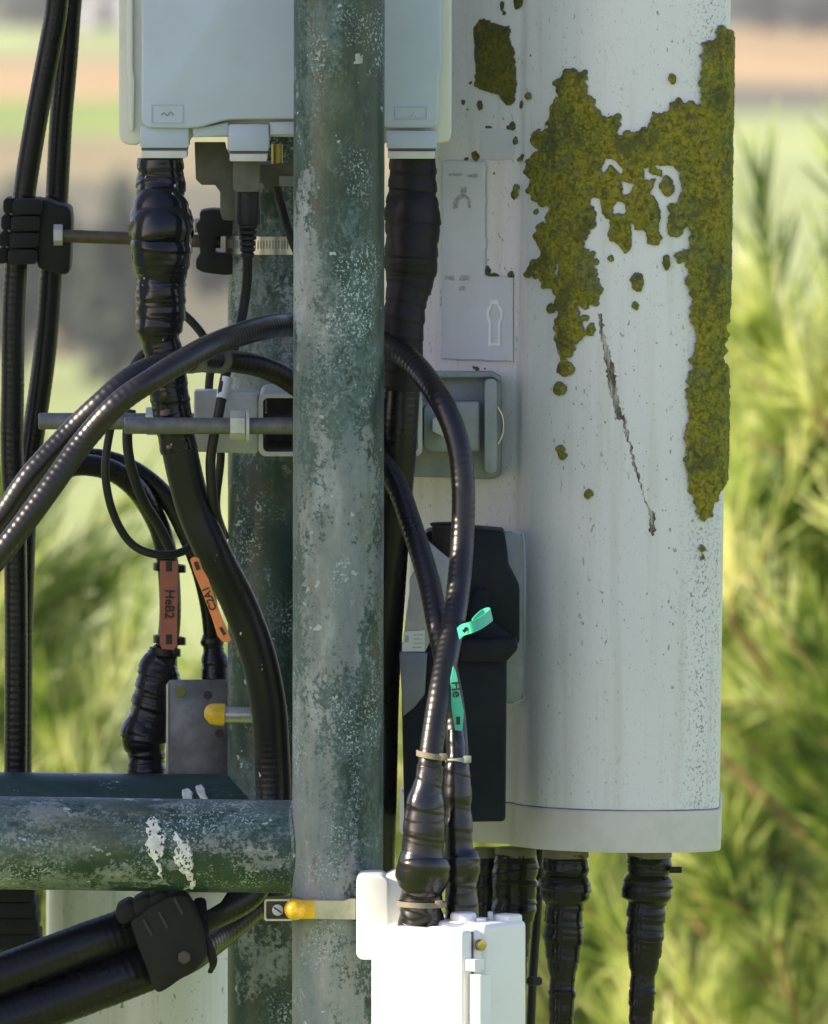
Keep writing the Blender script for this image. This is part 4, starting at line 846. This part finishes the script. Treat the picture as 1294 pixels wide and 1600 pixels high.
obj('back_web', box(((P(404, 660, .3).x+P(660, 660, .3).x)/2, .29, (z0+z1)/2), (.14, .006, .05)), M_ROD, ch)
def trod(xa, xb, py, y, r):
    q = [(xa, py, y, r*.8), (xa+2, py, y, r)]; q += [(xb, py+1, y, r)]
    return tube_me(q, .0007, 20, corr(.0021, .018))
rod1 = obj('threaded_rod', trod(194, 560, 665, .045, 13), M_ROD, ch)
rod2 = obj('threaded_rod', trod(60, 560, 658, .15, 13), M_ROD, ch)
obj('washer', cyl(P(385, 651, .045)+Vector((0, 0, -.008)), P(390, 651, .045)+Vector((0, 0, -.008)), 27*S, None, 32), M_GALV, ch)
obj('nut', cyl(P(360, 664, .045), P(384, 664, .045), 23*S, None, 6, .0012), M_GALV, ch)
obj('nut', cyl(P(228, 658, .15), P(250, 658, .15), 22*S, None, 6, .0012), M_GALV, ch)

# antenna-side bracket plate right of the pole
YA = .215
ab = thing('antenna_bracket', P(710, 665, YA), 'grey steel bracket with hexagon nut on the antenna side right of the post', 'bracket')
obj('back_plate', ext([(640, 582), (768, 582), (780, 587), (785, 600), (784, 738), (778, 746), (765, 749), (640, 745)], YA, YA+.012, .0022, 3), M_GALVP, ab)
obj('flange', ext([(640, 581), (770, 581), (783, 590), (783, 596), (770, 590), (640, 590)], YA-.022, YA+.002, .0015, 2), M_GALVP, ab)
obj('arm', ext([(640, 627), (750, 627), (750, 706), (680, 706), (668, 700), (661, 688), (661, 640), (640, 640)], YA-.030, YA-.002, .003, 3), M_GALV if False else M_GALVP, ab)
obj('upright_rib', ext(rrect(757, 777, 592, 740, 8), YA-.036, YA+.002, .003, 3), M_GALVP, ab)
obj('boss', ext(rrect(662, 720, 628, 706, 16, 5), YA-.038, YA-.02, .002), M_GALVP, ab)
obj('nut', cyl(P(692, 664, YA-.060), P(692, 664, YA-.036), 19*S, None, 6, .001), M_GALV, ab)
obj('wire_clip', tube_me([(778, 636, YA-.03, 2.5), (785, 650, YA-.03, 2.5), (787, 665, YA-.03, 2.5), (785, 680, YA-.03, 2.5), (778, 694, YA-.03, 2.5)], .002, 10), M_STEEL, ab)

# ------------------------------------------------------------------ black control unit on the antenna
z7 = lambda pts: [(580+a*.3373, 780+b*.3375) for a, b in pts]
cu = thing('control_unit', P(705, 1284, .16), 'black control unit on the antenna flank behind the feeder cables', 'control unit')
obj('backing_plate', ext([(780, 831), (808, 831), (817, 838), (820, 850), (820, 1080), (815, 1092), (805, 1099), (785, 1098), (760, 1098), (760, 831)], .180, .192, .002, 3), M_GALVP, cu)
obj('plate_rim', tube_me([(800, 831, .181, 2), (813, 834, .181, 2), (819, 845, .181, 2), (820, 960, .181, 2), (820, 1080, .181, 2), (815, 1093, .181, 2), (803, 1099, .181, 2)], .003, 8), M_BOX, cu)
obj('upper_body', ext([(665, 832), (690, 826), (740, 826), (788, 830), (793, 862), (795, 886), (812, 918), (812, 1004), (802, 1012), (712, 1012), (650, 1000), (650, 920)], .115, .181, .003, 3), M_UNIT, cu)
obj('lower_body', ext([(626, 1012), (792, 1016), (792, 1060), (790, 1284), (700, 1285), (632, 1283)], .09, .183, .004, 3), M_UNIT, cu)
obj('ledge', ext([(716, 1000), (808, 998), (810, 1014), (790, 1036), (718, 1036)], .075, .13, .004, 3), M_UNIT, cu)
obj('lever', ext([(744, 918), (764, 922), (764, 968), (788, 984), (800, 992), (800, 1000), (735, 1000), (735, 940)], .103, .118, .002), M_UNIT, cu)
obj('side_panel', ext([(663, 868), (668, 845), (700, 872), (706, 872), (704, 930), (682, 980), (665, 1018), (628, 1016), (640, 925), (640, 905)], .085, .105, .0015), M_LILAC, cu)
obj('lower_cover', ext([(624, 1019), (668, 1020), (664, 1085), (648, 1105), (630, 1120)], .080, .095, .0015), M_UNIT2, cu)
sk = obj('sticker', ext([(631, 987), (664, 985), (664, 1018), (628, 1018)], .0835, .0846), M_WHLAB, cu)
bm = bmesh.new()
for k, (a, b) in enumerate(((647, 661), (646, 660), (647, 662), (645, 659))):
    c = P((a+b)/2, 992+k*6.5, .083); add_box(bm, c, ((b-a)*S, .0006, .0011))
add_box(bm, P(636, 998, .083), (.0035, .0006, .0065)); obj('print', bm, M_FAINT, sk)
bm = bmesh.new()
for k in range(9): add_box(bm, P(690-k*3.5, 905+k*9, .0846), (.006, .0007, .0012), Matrix.Rotation(R_(70), 4, 'Y'))
obj('print', bm, M_FAINT, cu)
obj('knob', cyl(P(704, 817, .13), P(704, 822, .13), 33*S, 31*S, 32, .0006), M_RUB, cu)
obj('knob_stem', cyl(P(694, 822, .105), P(694, 868, .105), 19*S, 18*S, 24, .001), M_RUB, cu)

# ------------------------------------------------------------------ cables under the antenna
def acable(cx0, cx1, y, prof_, label, gl=True, extra=None):
    pts = [(cx0+(cx1-cx0)*(py-1330)/270, py, y, r) for py, r in prof_]
    t = thing('antenna_feed', P(cx0, 1330, y), label, 'cable', 'taped cables under the antenna')
    obj('connector', cyl(P(cx0, 1324, y), P(cx0, 1340, y), (prof_[0][1]+2)*K(y), None, 24, .001), M_BRKT, t)
    obj('tape_wrap', tube_me(pts, .0011, 32, wrap(.017, .08, cx0*.01), .06), M_TAPE, t, sharp=None)
    if extra: obj('tie_lock', box(P(extra[0], extra[1], y-.012), (.012, .006, .006), None, .001), M_SHEATH, t)
PF = [(1334, 34), (1345, 36), (1360, 36), (1366, 34), (1374, 40), (1392, 41), (1404, 38), (1411, 30), (1425, 31), (1440, 30), (1462, 30), (1490, 27), (1510, 24), (1524, 20), (1545, 20), (1549, 22), (1560, 21), (1600, 19), (1700, 18)]
acable(884, 877, .21, PF, 'taped black cable under the middle of the antenna base')
acable(1015, 1001, .21, [(p, r*.97) for p, r in PF], 'taped black cable hanging farthest right under the antenna', extra=(1056, 1359))
acable(806, 800, .30, [(1330, 30), (1360, 36), (1372, 32), (1380, 36), (1404, 33), (1420, 36), (1440, 30), (1480, 25), (1560, 20), (1700, 18)], 'taped black cable under the antenna half hidden by the small white box')
acable(760, 757, .33, [(1330, 18), (1350, 20), (1370, 15), (1385, 19), (1405, 15), (1430, 18), (1500, 16), (1700, 15)], 'slim taped cable under the antenna next to the feeder ends')
simple_cable('thin_cable', [(842, 1327, .36, 7), (842, 1380, .36, 7), (838, 1450, .36, 7), (832, 1540, .36, 7), (828, 1640, .36, 7)], M_THIN, 'thin black cable under the antenna between two taped ones')

# ------------------------------------------------------------------ band clamp on the front post and small white box
bc = thing('band_clamp', P(526, 1420, 0), 'steel band clamp with yellow cap round the foot of the front post', 'clamp')
zc = P(526, 1421, -.043).z; xc = pA.x+(pB.x-pA.x)*.72
obj('band', band(zc, 30*S, RP+.0015, xc, 0), M_STEEL, bc)
lp = bmesh.new(); yF = -.052
o_ = rrect(413, 458, 1405, 1439, 4); i_ = rrect(416, 455, 1408, 1436, 3); n = len(o_)
v0 = [lp.verts.new(P(a, b, yF)) for a, b in o_]; v1 = [lp.verts.new(P(a, b, yF)) for a, b in i_]; v2 = [lp.verts.new((v.co.x, yF+.03, v.co.z)) for v in v0]; v3 = [lp.verts.new((v.co.x, yF+.03, v.co.z)) for v in v1]
for k in range(n):
    j = (k+1) % n
    for q in ((v0[k], v0[j], v1[j], v1[k]), (v0[j], v0[k], v2[k], v2[j]), (v1[k], v1[j], v3[j], v3[k])): lp.faces.new(q)
bmesh.ops.recalc_face_normals(lp, faces=lp.faces)
obj('end_loop', lp, M_STEEL, bc)
obj('loop_block', ext(rrect(416, 456, 1408, 1436, 3), yF+.008, yF+.03), M_BROWN, bc)
sw = obj('screw', cyl(P(434, 1422, yF+.001), P(434, 1422, yF+.009), 9*S, None, 20, .001), M_GALV, bc)
obj('screw_slot', box(P(434, 1422, yF+.0008), (.009, .0006, .0014), Matrix.Rotation(R_(35), 4, 'Y')), M_INK, sw)
obj('yellow_cap', tube_me([(460, 1421, yF-.022, 5), (460, 1421, yF-.019, 11), (460, 1421, yF-.013, 15), (461, 1421, yF-.003, 17), (461, 1421, yF+.01, 17)], .001, 24), M_YEL, bc)
obj('yellow_sleeve', cyl(P(468, 1421, yF+.002), P(492, 1421, yF+.002), 15*S, None, 20), M_YEL, bc)
obj('tail_strip', ext([(490, 1407), (538, 1407), (546, 1404), (556, 1404), (556, 1437), (490, 1436)], yF-.002, yF+.0, .0003, 1), M_STEEL, bc)

A_ = R_(40); RZ = Matrix.Rotation(-A_, 4, 'Z')         # cover faces front-left
jb = thing('junction_box', P(700, 1700, -.13), 'small bright white box at the bottom, sunlit, feeder cables entering its top', 'box')
ex = Vector((math.cos(A_), -math.sin(A_), 0)); ey = Vector((math.sin(A_), math.cos(A_), 0))   # ex along the cover (to the near corner), ey into the box
corner = P(722, 1462, -.205); W_ = .113; Dp = .098; Hh = .30
def jbox(u0, u1, v0, v1, ztop, zbot, bev): # u along cover measured back from corner, v depth
    c = corner - ex*((u0+u1)/2)+ey*((v0+v1)/2); return box((c.x, c.y, corner.z+(ztop+zbot)/2), (abs(u1-u0), abs(v1-v0), abs(ztop-zbot)), RZ, bev, 4)
zt_ = 0.0
obj('cover', jbox(0, .085, 0, .016, .004, -Hh, .004), M_SMALLBOX, jb)
obj('cover_wing', jbox(.0855, W_, .002, .018, -.012, -Hh, .004), M_SMALLBOX, jb)
obj('body', jbox(.002, W_-.004, .0175, .086, .004, -Hh, .006), M_SMALLBOX, jb)
obj('body_back', jbox(-.0015, W_-.010, .030, .094, .0085, -Hh, .006), M_SMALLBOX, jb)
obj('seam', jbox(.0015, .08, .015, .0185, .0025, -Hh, 0), M_SEAM, jb)
obj('latch', jbox(-.017, -.004, .006, .022, -.036, -Hh, .0015), M_SMALLBOX, jb)
obj('latch', jbox(-.012, .002, .004, .018, -.022, -.033, .001), M_SMALLBOX, jb)
obj('screw', cyl(corner-ex*-.001+ey*.023+Vector((0, 0, -.010)), corner-ex*-.006+ey*.023+Vector((0, 0, -.010)), .0055, None, 16, .0005), M_BRASS, jb)
obj('top_boss', cyl(P(724, 1462, -.14), P(724, 1425, -.14), 22*S, 20*S, 24, .003), M_SMALLBOX, jb)
obj('top_peg', cyl(P(752, 1455, -.15), P(752, 1434, -.15), 9*S, 7*S, 16, .001), M_SMALLBOX, jb)
obj('top_peg', cyl(P(768, 1450, -.14), P(766, 1424, -.14), 5*S, 4*S, 16, .001), M_GALV, jb)
obj('top_ridge', box(P(793, 1438, -.135), (.022, .02, .012), RZ, .003, 3), M_SMALLBOX, jb)
obj('side_bolt', cyl(P(828, 1533, -.11), P(842, 1533, -.10), 7*S), M_RUB, jb)
lug = obj('mounting_lug', join(ext(rrect(557, 606, 1369, 1500, 12, 5), -.10, -.03, .006, 4)), M_SMALLBOX, jb)
obj('lug_side', ext([(600, 1372), (622, 1362), (630, 1368), (630, 1480), (604, 1492)], -.085, -.03, .003, 3), M_SMALLBOX, jb)

# ------------------------------------------------------------------ added unseen panels left of the frame, sized to shade the mast
cx_, cy_ = -1.45, -.03
nb = thing('panel_antenna', (cx_, cy_, -1.2), 'added wide white panel antenna out of view on the left, shading the mast', 'antenna')
obj('radome', box((cx_, cy_, .75), (.14, .61, 3.2), None, .03, 4), M_RADOME, nb)
obj('mounting_pole', cyl((cx_-.25, cy_, -2), (cx_-.25, cy_, 2.6), .04), M_REAR, nb)
for z in (-.4, 1.8): obj('mounting_arm', box((cx_-.15, cy_, z), (.2, .06, .08), None, .004), M_GALV, nb)
nb2 = thing('panel_antenna', (cx_, .46, -1.2), 'second added narrow white panel antenna out of view, shading the low rear antenna', 'antenna')
obj('radome', box((cx_, .46, .75), (.12, .34, 3.0), None, .03, 4), M_RADOME, nb2)
obj('mounting_pole', cyl((cx_-.25, .46, -2), (cx_-.25, .46, 2.6), .04), M_REAR, nb2)
for z in (-.4, 1.8): obj('mounting_arm', box((cx_-.14, .46, z), (.2, .06, .08), None, .004), M_GALV, nb2)

# ------------------------------------------------------------------ haze
def haze():
    m = bpy.data.materials.new('haze_air'); m.use_nodes = True; nt = m.node_tree
    for n in list(nt.nodes):
        if n.type != 'OUTPUT_MATERIAL': nt.nodes.remove(n)
    pv = nt.nodes.new('ShaderNodeVolumePrincipled'); pv.inputs['Color'].default_value = (.90, .94, .95, 1); pv.inputs['Density'].default_value = .0002
    nt.links.new(pv.outputs[0], [n for n in nt.nodes if n.type == 'OUTPUT_MATERIAL'][0].inputs['Volume'])
    o = obj('haze', box((0, 4350, 70), (6400, 9500, 182)), m, smooth=False); o['kind'] = 'stuff'
haze()
